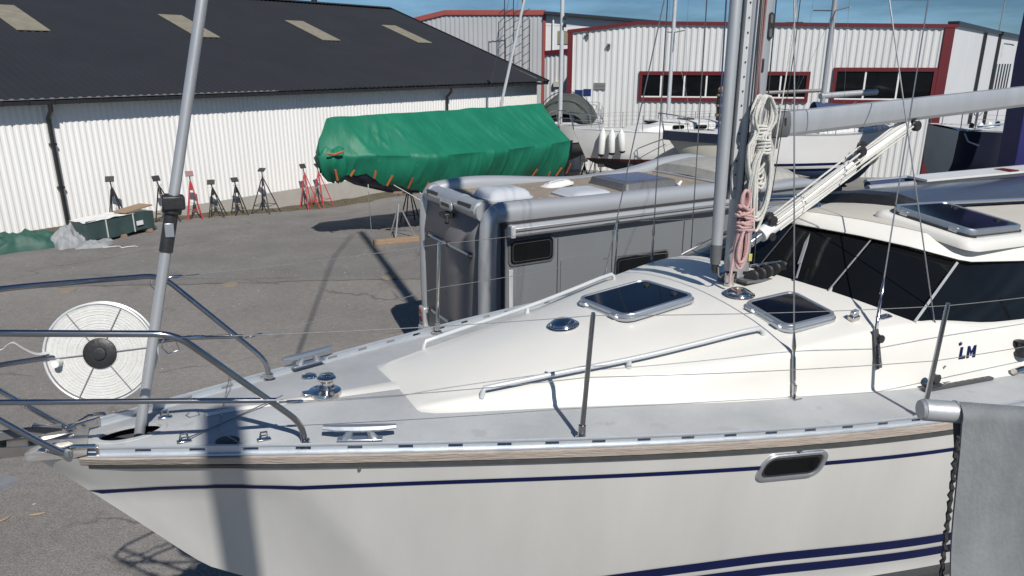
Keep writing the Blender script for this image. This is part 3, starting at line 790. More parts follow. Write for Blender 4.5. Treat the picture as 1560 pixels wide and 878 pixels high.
# rub rail: teak over a dark rubber fender strip
def strake(z0, z1, t, name, m, s0=.03, bev=.004):
    g = G()
    for side in (-1, 1):
        rings = []
        for i in range(121):
            s = s0+(LOA-s0)*i/120
            b0 = hullpt(s, max(0, -z1), side, -.01); b1 = hullpt(s, max(0, -z0), side, -.01)
            k = min(1, (i+1)/3)
            o1 = hullpt(s, max(0, -z1), side, t*k); o0 = hullpt(s, max(0, -z0), side, t*k)
            rings.append([Vector((b0.x, b0.y, z1)), Vector((o1.x, o1.y, z1-.003)), Vector((o0.x, o0.y, z0+.003)), Vector((b1.x, b1.y, z0))])
        g.loft(rings)
    return g.build(name, m, Y, smooth=30)
strake(-.042, .001, .018, 'rub_rail', M['teak'], .04)
strake(-.071, -.043, .015, 'rubber_strip', M['rubber'], .07)
g = G()
for s in (1.12, 3.1, 4.6): 
    p = hullpt(s, .071, -1, .017); g.lathe([(.008, -.004), (.008, .004), (.003, .006)], p, 10, Matrix.Rotation(R(90), 4, 'X'))
g.build('screw', M['steel'], Y)

def camber(s, t):
    w = max(wid(s), .05); return .05*min(1, w/.4)*(1-(t/w)**2)
def deckz(s, t): return camber(s, t)
# deck with a well cut for the anchor locker
WS, WT, WA, WB_ = .235, -.02, .125, .065
def deck_fn(u, v):
    s = -.13+(LOA+.13)*(u**1.25); w = wid(s)-.004; t = (v*2-1)*w
    return Vector((s, t, deckz(s, t)+.002))
def inwell(u, v):
    p = deck_fn(u, v); return ((p.x-WS)/(WA+.012))**2+((p.y-WT)/(WB_+.012))**2 < 1
G().grid(deck_fn, 240, 40, inwell).build('deck', M['nonskid'], Y, recalc=False)
n = 36; ring = [(math.cos(2*PI*k/n), math.sin(2*PI*k/n)) for k in range(n)]
g = G()
g.loft([[Vector((WS+c*a, WT+q*b, deckz(WS+c*a, WT+q*b)+z)) for c, q in ring] for a, b, z in ((WA+.026, WB_+.024, .003), (WA+.022, WB_+.020, .007), (WA, WB_, .007), (WA-.002, WB_-.002, -.006))], caps=False)
o = g.build('chain_locker', M['nonskid'], Y)
n2_ = G(); n2_.loft([[Vector((WS+c*(WA-k), WT+q*(WB_-k), z)) for c, q in ring] for k, z in ((.002, -.005), (.006, -.12))], caps=False); n2_.add([(WS+c*(WA-.006), WT+q*(WB_-.006), -.12) for c, q in ring], [tuple(range(n))]); n2_.build('locker_shade_lining', M['rubber'], o)  # dark lining colour stands in for the shade inside the well
# smooth white margin and centre spine of the foredeck
g = G()
def spine(u, v):
    s = .55+.97*u; w = lerp(.012, .06, u); t = (v*2-1)*w; return Vector((s, t, deckz(s, t)+.004+.012*(1-u*.6)*math.cos((v*2-1)*PI/2)))
G().grid(spine, 14, 8).build('deck_spine', M['gel'], Y, recalc=False)

# ---------------- coachroof
cb = [(1.49, .33), (1.56, .37), (2.15, .54), (2.6, .68), (3.02, .82), (3.43, .92), (4.22, 1.09), (5.13, 1.2), (6.5, 1.26), (9.0, 1.22)]
cc = [(1.49, .31), (1.56, .345), (1.87, .43), (2.27, .53), (2.65, .64), (3.02, .77), (3.3, .86), (4.2, 1.02), (5.0, 1.09), (6.5, 1.14), (9.0, 1.1)]
ch = [(1.49, .050), (1.56, .062), (1.87, .092), (2.27, .135), (2.65, .17), (3.02, .215), (3.3, .26), (4.2, .37), (5.0, .30), (6.5, .28), (9.0, .26)]
hc = [(1.49, .055), (1.6, .085), (2.0, .17), (2.5, .265), (3.0, .345), (3.4, .40), (3.8, .44), (4.1, .49), (5, .52), (9, .5)]
def roofsec(s):
    b, c, hcr, h0 = sinterp(cb, s), sinterp(cc, s), sinterp(ch, s), sinterp(hc, s)
    d = deckz(s, b)
    rs_ = max(.004, hcr-d)
    pts = [(b+.02, d+.001), (b+.004, d+min(.006, rs_*.2)), (b-.003, d+min(.02, rs_*.4)), (lerp(b, c, .5), lerp(d, hcr, .5)), (c+.006, hcr-min(.012, rs_*.25)), (c-.008, hcr+min(.004, rs_*.2)), (c-.03, hcr+min(.014, rs_*.3))]
    rise = h0-hcr
    for k, f in ((.88, .22), (.78, .42), (.66, .60), (.5, .77), (.34, .89), (.17, .97), (0, 1.0)):
        pts.append((c*k, hcr+.004+rise*f))
    return pts
def roofz(s, t):
    t = abs(t); P = roofsec(s)
    for (a, za), (b, zb) in zip(P, P[1:]):
        if b <= t <= a and a != b: return lerp(za, zb, (a-t)/(a-b))
    return P[-1][1]
def sec3(s): 
    P = roofsec(s)
    return [Vector((s, -a, z)) for a, z in P]+[Vector((s, a, z)) for a, z in reversed(P[:-1])]
g = G()
front = [Vector((1.475, p.y, deckz(1.475, p.y)+.001)) for p in sec3(1.49)]
g.loft([front]+[sec3(s) for s in [1.49+.02*i for i in range(6)]+[1.62+.12*i for i in range(62)]], closed=False, caps=False)
g.build('coachroof', M['gel'], Y, smooth=50, recalc=False)

def roofn(s, t):
    e = .03; ds = (roofz(s+e, t)-roofz(s-e, t))/(2*e); dt = (roofz(s, t+e)-roofz(s, t-e))/(2*e)
    return Vector((-ds, -dt, 1)).normalized()
def roofmt(s, t, lift=0, xdir=(1, 0, 0), zf=None, nf=None):
    n_ = (nf or roofn)(s, t); x = Vector(xdir); x = (x-n_*x.dot(n_)).normalized(); y = n_.cross(x)
    m = Matrix((x, y, n_)).transposed().to_4x4(); m.translation = Vector((s, t, (zf or roofz)(s, t)))+n_*lift; return m

# handrails
for side in (-1, 1):
    a = Vector((1.80, side*.40, 0)); b = Vector((3.34, side*.70, 0)); pts = []
    for i in range(15):
        p = a.lerp(b, i/14); pts.append(Vector((p.x, p.y, roofz(p.x, p.y)+.045)))
    a0 = Vector((a.x-.015, a.y, roofz(a.x, a.y)-.005)); b0 = Vector((b.x+.03, b.y+side*.004, roofz(b.x, b.y)-.005))
    pts = [a0, Vector((a.x-.008, a.y, a0.z+.03))]+pts+[Vector((b.x+.022, b.y+side*.002, b0.z+.035)), b0]
    h = G().tube(pts, .0135, 10).build('handrail', M['alu_white'], Y)
    for i in (7,):
        p = a.lerp(b, i/14); q = Vector((p.x, p.y, roofz(p.x, p.y)))
        G().tube([q-Vector((0, 0, .004)), q+Vector((0, 0, .045))], [.018, .012], 10).build('bracket', M['alu_white'], h)

# hatches: aluminium frame, smoked pane, hinges, handle
def hatch(mt, w, l, r, name='hatch', grow=(0, 0), handles=True, h=.030, base=True):
    """w across (y), l along (x)"""
    def loop(k, z, dr=0): return [mt @ Vector((x, y*(1+grow[0]*x), z)) for x, y in rrect(l-2*k, w-2*k, max(.01, r-k+dr), 6)]
    g = G().loft([loop(-.012, -.01), loop(-.012, .006), loop(-.002, .010), loop(-.001, h*.8), loop(.003, h), loop(.021, h+.0015), loop(.025, h-.006)], caps=False)
    fr = g.build(name, M['alu'], Y, smooth=45)
    g = G(); L = loop(.0245, h-.004); g.add(L, [tuple(range(len(L)))]); g.build('pane', M['smoke'], fr, recalc=False, smooth=0)
    for yy in (-w*.30, w*.30):
        g = G().bx(-l/2-.022, -l/2+.012, yy-.028, yy+.028, .004, h*.8, mt); g.build('hinge', M['alu'], fr, bevel=.004)
    if handles:
        for yy in (-w*.26, w*.26):
            g = G().lathe([(.0, h-.004), (.022, h-.004), (.02, h+.006), (.0, h+.010)], (0, 0, 0), 12)
            g.v = [tuple(mt @ (Vector(v)+Vector((l*.36, yy, 0)))) for v in g.v]
            g.build('handle', M['black'], fr)
    return fr
lbl(hatch(roofmt(3.05, .04, .004), .52, .54, .075), 'large square foredeck hatch with dark pane')
lbl(hatch(roofmt(3.68, -.60, .004, (1, -.07, 0)), .37, .38, .06, handles=False), 'small hatch on the coachroof beside the mast')

# chrome dome vents
for s, t, r in ((2.50, .0, .085), (3.62, -.25, .088)):
    mt = roofmt(s, t)
    g = G().lathe([(r, -.008), (r, .010), (r*.97, .014), (r*.90, .014), (r*.84, .024), (r*.6, .036), (r*.3, .043), (0, .045)], (0, 0, 0), 32)
    g.v = [tuple(mt @ Vector(v)) for v in g.v]
    v_ = g.build('dome_vent', M['chrome'], Y, smooth=25)
    g = G().lathe([(r*1.14, -.01), (r*1.14, .004), (r*1.02, .008), (r*.9, .004)], (0, 0, 0), 32); g.v = [tuple(mt @ Vector(v)) for v in g.v]
    g.build('vent_ring', M['steel'], v_)

# ---------------- pilothouse
def ph(s): return interp([(4.25, .0), (4.8, 0)], s)
wbot = [(0, 4.05, .50), (.35, 4.08, .485), (.7, 4.15, .445), (1.0, 4.25, .385)]      # |t|, s, h windscreen foot
wtop = [(0, 4.36, .80), (.30, 4.47, .775), (.6, 4.64, .725), (.86, 4.80, .665)]
def glass_panel(rows, name, m, parent, thick=.0):
    g = G(); n = len(rows[0]); g.v = [tuple(p) for r in rows for p in r]
    for i in range(len(rows)-1):
        for j in range(n-1): g.f.append((i*n+j, i*n+j+1, (i+1)*n+j+1, (i+1)*n+j))
    return g.build(name, m, parent, recalc=True, smooth=60)
def wp(tab, f):     # f in -1..1 across the screen
    a = abs(f)*3; i = min(2, int(a)); k = a-i
    t, s, h = (lerp(tab[i][q], tab[i+1][q], k) for q in range(3))
    return Vector((s, t*(1 if f > 0 else -1), h))
house = empty('pilothouse'); house.parent = Y
for f0, f1 in ((-1, -.5), (-.5, 0), (0, .5), (.5, 1)):
    rows = []
    for i in range(5):
        f = lerp(f0+.008, f1-.008, i/4); a, b = wp(wbot, f), wp(wtop, f)
        rows.append([a.lerp(b, .0), a.lerp(b, .33)+Vector((-.012, 0, .004)), a.lerp(b, .67)+Vector((-.012, 0, .004)), b])
    glass_panel(rows, 'windscreen_pane', M['glass'], house)
for f in (-.5, 0, .5):
    a, b = wp(wbot, f), wp(wtop, f); o = Vector((-.018, 0, .006))
    G().bar(a+o, b+o, .008, .005, (-1, 0, .5)).build('glazing_bar', M['alu_dull'] if f < 0 else M['rubber'], house, smooth=0)
sbot = [(4.25, 1.0, .385), (4.9, 1.05, .315), (5.6, 1.09, .262), (6.6, 1.12, .25), (7.4, 1.12, .25)]
stop_ = [(4.80, .86, .665), (5.3, .93, .675), (5.8, .96, .68), (6.6, .98, .68), (7.3, .98, .68)]
def sp(tab, u, side):
    a = u*4; i = min(3, int(a)); k = a-i
    s, t, h = (lerp(tab[i][q], tab[i+1][q], k) for q in range(3)); return Vector((s, side*t, h))
for side in (-1, 1):
    for u0, u1 in ((.0, .42), (.43, .71), (.72, 1.0)):
        rows = [[sp(sbot, u, side), sp(sbot, u, side).lerp(sp(stop_, u, side), .5)+Vector((0, side*.008, 0)), sp(stop_, u, side)] for u in [lerp(u0, u1, i/4) for i in range(5)]]
        glass_panel(rows, 'side_window', M['glass'], house)
    G().bar(Vector((4.25, side*1.004, .388)), Vector((4.80, side*.866, .668)), .015, .008, (-1, side, .3)).build('corner_post', M['alu_dull'], house, smooth=0)
    # coaming below the side window
    rows = [[Vector((s, side*sinterp(cc, s), sinterp(ch, s)-.004)), Vector((p.x, side*abs(p.y), p.z+.004))] for s, p in [(sp(sbot, u/12, side).x, sp(sbot, u/12, side)) for u in range(13)]]
    g = G(); g.v = [tuple(p) for r in rows for p in r]; g.f = [(2*i, 2*i+1, 2*i+3, 2*i+2) for i in range(12)]
    g.build('coaming', M['gel'], house)
# roof moulding: lip, sloping edge, crowned nonskid top
def outline(k):      # inward offset k -> list of (s,t) from port aft round the front to starboard aft
    half = [(7.9, .985), (6.6, 1.02), (5.8, 1.0), (5.3, .965), (4.86, .915), (4.79, .875), (4.63, .64), (4.48, .40), (4.36, .16), (4.33, 0)]
    pts = []
    for s, t in half:
        tt = max(0, t-k*(1.0 if s > 4.8 else .75)) ; s2 = s+k*(.0 if s > 4.95 else (.9 if s < 4.7 else .8)); pts.append((s2, tt))
    return [(s, -t) for s, t in pts]+[(s, t) for s, t in reversed(pts[:-1])]
def rz_(s, t): 
    f = min(1, max(0, (s-4.3)/.9))
    return .75+.125*(1-(abs(t)/.95)**2)*1.0+.0*f
rings = []
for k, dz, ab in ((.06, -.088, 0), (.002, -.084, 0), (-.004, -.078, 0), (-.002, -.068, 0), (.088, -.002, 0), (.096, .002, 0), (.106, .003, 0)):
    rings.append([Vector((s, t, rz_(s, t)+dz)) for s, t in outline(k)])
G().loft(rings, closed=False, caps=False).build('roof', M['gel'], house, smooth=50)
o_ = outline(.10); g = G(); rows = []
half = o_[:10]
for s, t in half:
    rows.append([Vector((s, lerp(t, -t, j/10), rz_(s, lerp(t, -t, j/10))+.005)) for j in range(11)])
g.loft(rows, closed=False, caps=False).build('roof_top', M['beige'], house, smooth=50)
# roof underside
g = G(); rows = []
for s, t in outline(.05)[:10]:
    rows.append([Vector((s, lerp(t, -t, j/4), rz_(s, lerp(t, -t, j/4))-.088)) for j in range(5)])
g.loft(rows, closed=False, caps=False).build('headlining', M['gel'], house, smooth=50)
def phn(s, t):
    e = .03; return Vector((-(rz_(s+e, t)-rz_(s-e, t))/(2*e), -(rz_(s, t+e)-rz_(s, t-e))/(2*e), 1)).normalized()
mt = roofmt(5.17, -.585, .008, (1, .04, 0), rz_, phn)
g = G()
def lp(k, z, r=.1, l=.70, w=.62): return [mt @ Vector((x, y, z)) for x, y in rrect(l-2*k, w-2*k, r, 6)]
g.loft([lp(-.05, -.03), lp(-.045, .008), lp(-.02, .028), lp(.0, .030)], caps=True).build('hatch_plinth', M['gel'], house, smooth=50)
fr = hatch(mt @ Matrix.Translation((0, 0, .034)), .56, .62, .07, 'roof_hatch', h=.045); 
g = G().loft([lp(.02, .028, .08), lp(.02, .045, .08)]); g.build('gasket', M['black'], fr)
# sliding smoked canopy on the roof
rows = []
for i in range(9):
    s = 5.52+.30*i*1.0
    rows.append([Vector((s, .36+t*.52, rz_(s, .36+t*.52)+.02+(.085+.01*i)*(1-abs(t)**4))) for t in (-1, -.97, -.85, -.5, 0, .5, .85, .97, 1)])
cn = G().loft(rows, closed=False, caps=False).build('sliding_canopy', M['canopy'], house, smooth=60)
fr_ = [rows[0][j]+Vector((-.10*(1-abs((-1, -.97, -.85, -.5, 0, .5, .85, .97, 1)[j])**3)-.02, 0, -.02)) for j in range(9)]
base_ = [Vector((p.x-.01, p.y, rz_(p.x, p.y)+.01)) for p in fr_]
G().loft([base_, fr_, rows[0]], closed=False, caps=False).build('canopy_front', M['black'], cn, smooth=30)
for tt in (-.17, .90):
    G().tube([(5.4, tt, rz_(5.4, tt)+.05), (7.8, tt, rz_(7.8, tt)+.05)], .014, 8).build('slide_rail', M['alu'], cn)
G().tube([(4.85, .82, rz_(4.85, .8)+.01), (4.87, .82, rz_(4.85, .8)+.08), (7.6, .86, rz_(7, .86)+.08), (7.62, .86, rz_(7, .86)+.01)], .014, 8).build('grab_rail', M['steel'], house)
G().tube([(4.60, .60, rz_(4.6, .6)+.01), (4.62, .58, rz_(4.6, .6)+.05), (4.72, .16, rz_(4.6, .2)+.055), (4.74, .14, rz_(4.6, .2)+.01)], .012, 8).build('grab_rail', M['steel'], house)
# wiper on the glass
wa = wp(wbot, -.30)+Vector((-.03, 0, .02)); wc_ = wp(wtop, -.12)+Vector((-.035, 0, -.04)); 
g = G().bar(wa, wa.lerp(wc_, .9), .010, .006, (-1, 0, .5)); g.bar(wa.lerp(wc_, .3)+Vector((-.01, .0, 0)), wc_, .022, .01, (-1, 0, .5)); g.build('wiper', M['alu_dull'], house, smooth=0)

# ---------------- toe rails with slots, end fairings
for side in (-1, 1):
    web = G(); th = .004
    def ed(s, z, o): 
        p = hullpt(s, 0, side, 0); e = .02; db = (wid(s+e)-wid(s-e))/(2*e); nn = Vector((-db, 1, 0)).normalized()
        return Vector((p.x-nn.x*o, side*(abs(p.y)-nn.y*o), z))
    s0 = .10
    N = 250
    S = [s0+(LOA-.1-s0)*i/N for i in range(N+1)]
    def strip(z0, z1, o0, o1):
        web.loft([[ed(s, z0, o0), ed(s, z1, o0), ed(s, z1, o1), ed(s, z0, o1)] for s in S])
    strip(.003, .010, -.004, .018)       # foot flange
    strip(.010, .019, .010, .014); strip(.033, .040, .010, .014); 
    web.loft([[ed(s, z, o) for o, z in ((.004, .039), (.003, .046), (.010, .050), (.018, .046), (.017, .039))] for s in S])
    # bridges between the slots
    s = s0; k = 0
    while s < LOA-.3:
        a = s; b = s+.145
        web.loft([[ed(q, .019, .010), ed(q, .033, .010), ed(q, .033, .014), ed(q, .019, .014)] for q in [lerp(a, b, i/4) for i in range(5)]])
        s += .205
    tr_ = web.build('toe_rail', M['rail'], Y, smooth=30)
    # polished end fairing loop at the bow
    f = [ed(.10, .004, .02), ed(.05, .006, .02), ed(.0, .016, .018), ed(-.02, .034, .016), ed(.02, .048, .014), ed(.10, .050, .012)]
    G().tube(f, .009, 8).build('end_fairing', M['steel'], tr_)
    G().bar(ed(.105, .0, .012), ed(.105, .05, .012), .02, .012).build('end_plate', M['steel'], tr_, bevel=.002)

# ---------------- stem fitting with roller, anchor on the bow
g = G()
def stemrow(s, w, z, d): return [Vector((s, -w, z-d)), Vector((s, -w*1.02, z-.004)), Vector((s, -w*.9, z)), Vector((s, w*.9, z)), Vector((s, w*1.02, z-.004)), Vector((s, w, z-d))]
rows = [stemrow(-.164, .018, .008, .018), stemrow(-.158, .045, .012, .022), stemrow(-.140, .068, .016, .024), stemrow(-.10, .088, .019, .024), stemrow(-.04, .112, .021, .022), stemrow(.02, .137, .023, .020), stemrow(.07, .158, .024, .006)]
g.loft(rows, closed=False, caps=False).build('stem_fitting', M['brushed'], Y, smooth=50)
rl = empty('bow_roller'); rl.parent = Y
for t in (-.045, .045):
    G().add([(x, t+.02+q, z) for q in (-.003, .003) for x, z in ((.02, .02), (.0, .035), (-.15, .04), (-.26, .055), (-.30, .05), (-.28, .005), (-.15, .0))],
            [tuple(range(7)), tuple(reversed(range(7, 14)))]+[(i, (i+1) % 7, 7+(i+1) % 7, 7+i) for i in range(7)]).build('cheek', M['steel'], rl, smooth=0)
G().lathe([(.012, -.04), (.034, -.04), (.022, -.012), (.022, .012), (.034, .04), (.012, .04)], (-.265, .02, .03), 16, Matrix.Rotation(R(90), 4, 'X')).build('roller', M['black'], rl)
# fairleads each side, small stainless brackets
for side in (1,):
    g = G().tube([(.06, side*.15, .01), (.03, side*.15, .05), (.07, side*.17, .065), (.13, side*.20, .05), (.14, side*.205, .01)], .008, 8)
    g.build('fairlead', M['steel'], Y)
an = empty('anchor', mw=MW @ Matrix.Translation((-.3, 0, .05)), label='dark shanked anchor with a pale fluke on the bow roller, left edge', cat='anchor')
G().loft([[Vector((x, y*w, z+q*h)) for y, q in ((-1, -1), (1, -1), (1, 1), (-1, 1))] for x, z, w, h in ((.28, .045, .008, .016), (0, .045, .009, .022), (-.22, .03, .009, .028), (-.34, -.05, .009, .03), (-.38, -.14, .009, .03))]).build('shank', M['darkgrey'], an, bevel=.003)
g = G()
for side in (-1, 1):
    g.add([(-.40, 0, -.12), (-.16, side*.17, -.20), (.0, side*.12, -.17), (.12, side*.0, -.17), (-.34, side*.02, -.18), (-.12, side*.0, -.20)], [(0, 1, 2, 5), (2, 3, 5), (0, 5, 4)])
g.build('fluke', M['stand_w'], an, smooth=0, solid=.008, recalc=False)
G().tube([(.25, 0, .05), (.18, 0, .075), (.16, 0, .05), (.22, 0, .03), (.25, 0, .05)], .007, 6).build('shackle', M['steel'], an)

# ---------------- pulpit
pu = empty('pulpit'); pu.parent = Y
def bend(pts, r=.06, n=5):
    P = [Vector(p) for p in pts]; out = [P[0]]
    for a, b, c in zip(P, P[1:], P[2:]):
        l1 = min(r, (b-a).length*.45); l2 = min(r, (c-b).length*.45)
        p, q = b+(a-b).normalized()*l1, b+(c-b).normalized()*l2
        for k in range(n+1):
            t = k/n; out.append(p*(1-t)**2+b*2*t*(1-t)+q*t*t)
    out.append(P[-1]); return out
TR = .0135
for side in (-1, 1):
    foot = Vector((.912, side*.435, .02)); kn = Vector((.895, side*.437, .13))
    G().tube(bend([foot, kn, (.425, side*.52, .615), (-.17, side*.36, .64), (-.62, side*.14, .65), (-.70, 0, .65)], .075), TR, 12).build('top_rail', M['steel_tube'], pu)
    G().tube(bend([(.79, side*.47, .265), (.5, side*.44, .30), (-.22, side*.23, .33), (-.53, side*.09, .34)], .05), TR*.85, 10).build('mid_rail', M['steel_tube'], pu)
    G().tube([(.0, side*.135, .02), (-.10, side*.14, .11), (-.36, side*.13, .36), (-.64, side*.11, .64)], TR, 10).build('leg', M['steel_tube'], pu)
    G().lathe([(.032, 0), (.032, .008), (.02, .012), (.0185, .035), (.0, .035)], (.912, side*.435, .012), 16).build('foot', M['steel'], pu)
    G().lathe([(.021, 0), (.021, .006), (.016, .025), (.0, .025)], (.0, side*.135, .018), 14).build('foot', M['steel'], pu)
    p = Vector((.425, side*.52, .60)); G().tube([p+Vector((.0, 0, -.012)), p+Vector((.01, 0, -.05)), p+Vector((-.03, 0, -.06)), p+Vector((-.05, 0, -.03)), p+Vector((-.04, 0, 0))], .003, 6).build('eye', M['steel'], pu)

# ---------------- stanchions and lifelines
def wire(name, pts, r, m, parent=Y, n=6): return G().tube(pts, r, n).build(name, m, parent)
st_s = (2.07, 3.86, 5.75, 7.7)
tops = {}
for side in (-1, 1):
    for k, s in enumerate(st_s):
        t = side*(wid(s)-.055); b = Vector((s, t, .03)); tp = b+Vector((.012+(.0 if k else -.0), side*.012, .60))
        o = G().tube([b, b.lerp(tp, .97), tp], [.0125, .0115, .009], 12).build('stanchion', M['steel'] if side > 0 else M['steel_tube'], Y)
        G().lathe([(.030, -.012), (.030, -.002), (.019, .004), (.018, .06), (.0125, .062)], b, 16).build('socket', M['steel'], o)
        G().bx(s-.035, s+.035, t-.028, t+.028, .012, .02).build('base_plate', M['steel'], o, bevel=.003)
        tops[(side, k)] = (b, tp)
    gate = [Vector((.43, side*.52, .60))]+[tops[(side, k)][1]-Vector((0, 0, .014)) for k in range(4)]
    mid = [Vector((.80, side*.47, .255))]+[tops[(side, k)][0].lerp(tops[(side, k)][1], .49) for k in range(4)]
    for P in (gate, mid):
        pts = []
        for a, b in zip(P, P[1:]):
            for i in range(8): 
                u = i/8; q = a.lerp(b, u); q.z -= .012*4*u*(1-u); pts.append(q)
        pts.append(P[-1]); o = wire('lifeline', pts, .0019, M['lifeline'])
        d = (pts[1]-pts[0]).normalized()
        G().tube([pts[0], pts[0]+d*.03, pts[0]+d*.035, pts[0]+d*.09, pts[0]+d*.10], [.004, .004, .0075, .0075, .004], 8).build('turnbuckle', M['steel'], o)

# ---------------- cleats, windlass, deck fittings
def cleat(s, t, z, rz, L=.17, m=None, h=.05):
    r = empty('cleat'); r.parent = Y; r.location = (s, t, z); r.rotation_euler = (0, 0, rz)
    prof = [(-1, 0), (-.7, .7), (0, 1), (.7, .7), (1, 0), (.7, -.5), (-.7, -.5)]
    G().tube([(-L*.95, 0, h+.008), (-L*.6, 0, h+.002), (-.02, 0, h), (.02, 0, h), (L*.6, 0, h+.002), (L*.95, 0, h+.008)], [.013, .020, .022, .022, .020, .013], prof=prof).build('horn', m or M['alu'], r)
    for x in (-.05, .05):
        G().tube([(x*1.2, 0, 0), (x, 0, .02), (x*.8, 0, h)], [.024, .017, .017], 8).build('post', m or M['alu'], r)
    G().bx(-.10, .10, -.022, .022, -.004, .006).build('base', m or M['alu'], r, bevel=.003)
    return r
cleat(1.14, -.49, .03, R(-21)); cleat(1.14, .52, .05, R(21)); cleat(6.3, -1.38, .04, 0)
wl = empty('windlass'); wl.parent = Y; wl.location = (1.11, .02, .050); wl.scale = (.86, .86, .95)
G().lathe([(.098, 0), (.098, .010), (.092, .03), (.06, .034), (.05, .036), (0, .036)], (0, 0, 0), 32).build('base', M['chrome'], wl, smooth=30)
G().lathe([(.05, .034), (.05, .045), (.036, .055), (.036, .07), (.055, .085), (.055, .094), (.046, .099), (.030, .100), (.024, .096), (.0, .096)], (.015, .015, 0), 28).build('drum', M['chrome'], wl, smooth=30)
G().bx(-.13, -.02, -.035, .035, .0, .032).build('chain_pipe', M['chrome'], wl, bevel=.01, bseg=3)
G().lathe([(.012, .098), (.010, .102), (0, .102)], (.015, .015, 0), 12).build('socket', M['black'], wl)
for s, t in ((1.10, .33), (1.185, .285)):
    G().lathe([(.043, 0), (.043, .006), (.038, .016), (.02, .02), (0, .02)], (s, t, deckz(s, t)+.002), 24).build('deck_filler', M['chrome'], Y, smooth=30)
for s, t in ((.44, -.20), (.755, -.32), (.38, .07)):
    z = deckz(s, t)
    o = G().bx(s-.03, s+.03, t-.014, t+.014, z+.003, z+.010).build('padeye', M['steel'], Y, bevel=.003)
    G().tube([(s-.018, t, z+.008), (s-.012, t, z+.04), (s+.012, t, z+.04), (s+.018, t, z+.008)], .005, 6).build('eye', M['steel'], o)
G().lathe([(.05, 0), (.05, .006), (.03, .010), (0, .010)], (.61, -.27, deckz(.61, -.27)+.002), 20).build('deck_cap', M['black'], Y)
wire('jackline', [(.70, .34, .10), (.64, .10, .055), (.58, -.2, .05), (.66, -.36, .04)], .0022, M['wire'])

# ---------------- topside window in the hull
c0 = Vector((3.085, 0, -.163)); 
def hw(x, z, off):
    s = 3.085+x; return hullpt(s, .163-z, -1, off)
def hloop(k, off, sh=.22): return [hw(x+z*sh*1.2, z+x*.02, off) for x, z in rrect(.345-2*k, .152-2*k, .058-k*.7, 6)]
hwf = G().loft([hloop(-.002, -.004), hloop(.0, .010), hloop(.006, .014), hloop(.018, .012), hloop(.034, -.020), hloop(.036, -.022)], caps=False).build('hull_window', M['alu'], Y, smooth=40)
L = hloop(.014, .0046); o_ = G().add(L, [tuple(range(len(L)))]).build('recess', M['black'], hwf, smooth=0, recalc=False)
L = hloop(.034, .0062); G().add(L, [tuple(range(len(L)))]).build('pane', M['glass'], hwf, smooth=0, recalc=False)

# ---------------- builder's mark on the coaming: small crown over the letters LM
def on_side(s, z, off=.004):
    t = lerp(sinterp(cb, s), sinterp(cc, s), min(1, max(0, (z-deckz(s, 1.1))/(sinterp(ch, s)-deckz(s, 1.1)))))
    return Vector((s, -(t+off), z))
def glyph(polys, s0, z0, sc, name='letter'):
    g = G()
    for P in polys:
        n_ = len(P); A = [on_side(s0+(x+.38*y)*sc, z0+y*sc, .004) for x, y in P]; B_ = [on_side(s0+(x+.38*y)*sc, z0+y*sc, -.002) for x, y in P]
        g.add(A+B_, [tuple(range(n_)), tuple(reversed(range(n_, 2*n_)))]+[(i, (i+1) % n_, n_+(i+1) % n_, n_+i) for i in range(n_)])
    return g.build(name, M['navy'], mark, smooth=0)
mark = empty('builder_mark'); mark.parent = Y
glyph([[(0, 0), (.75, 0), (.72, .24), (.30, .24), (.30, .95), (0, .95)]], 4.565, .150, .070)
glyph([[(0, 0), (.28, 0), (.28, .62), (.52, .16), (.76, .62), (.76, 0), (1.08, 0), (1.08, .95), (.80, .95), (.53, .45), (.26, .95), (0, .95)]], 4.63, .150, .070)
glyph([[(0, 0), (.42, 0), (.50, .34), (.32, .18), (.21, .42), (.10, .18), (-.08, .34)]], 4.575, .228, .05, 'crown')

# ---------------- mast, sail track, pole
def mastp(h, ds=0, dt=0): return Vector((3.835-.03*(h-.44)+ds, dt-.0, h))
mast = empty('mast'); mast.parent = Y
prof = [(math.cos(a)*(.098 if math.cos(a) > 0 else .088), math.sin(a)*.066) for a in [2*PI*k/24 for k in range(24)]]
def prism_along(h0, h1, prof, name, m, par, ds=0, dt=0, n=4, cap=True):
    rings = [[mastp(lerp(h0, h1, i/n), ds+x, dt+y) for x, y in prof] for i in range(n+1)]
    return G().loft(rings, caps=cap).build(name, m, par, smooth=35)
prism_along(.42, 13.2, prof, 'mast_tube', M['alu_dull'], mast)
prism_along(.43, .47, [(x*1.35, y*1.5) for x, y in prof], 'mast_collar', M['darkgrey'], mast)
# pale riveted pole track on the front face
prism_along(.98, 9, [(-.125, -.02), (-.075, -.02), (-.075, .02), (-.125, .02)], 'pole_track', M['alu_white'], mast)
g = G()
for i in range(34):
    h = 1.05+i*.085
    g.lathe([(.006, -.002), (.006, .003), (0, .004)], mastp(h, -.100, -.022), 8, Matrix.Rotation(R(90), 4, 'X'))
struct(g.build('track_rivets', M['rubber'], mast), 'stuff')
prism_along(.98, 9, [(-.135, -.006), (-.125, -.006), (-.125, .006), (-.135, .006)], 'track_slot', M['rubber'], mast)
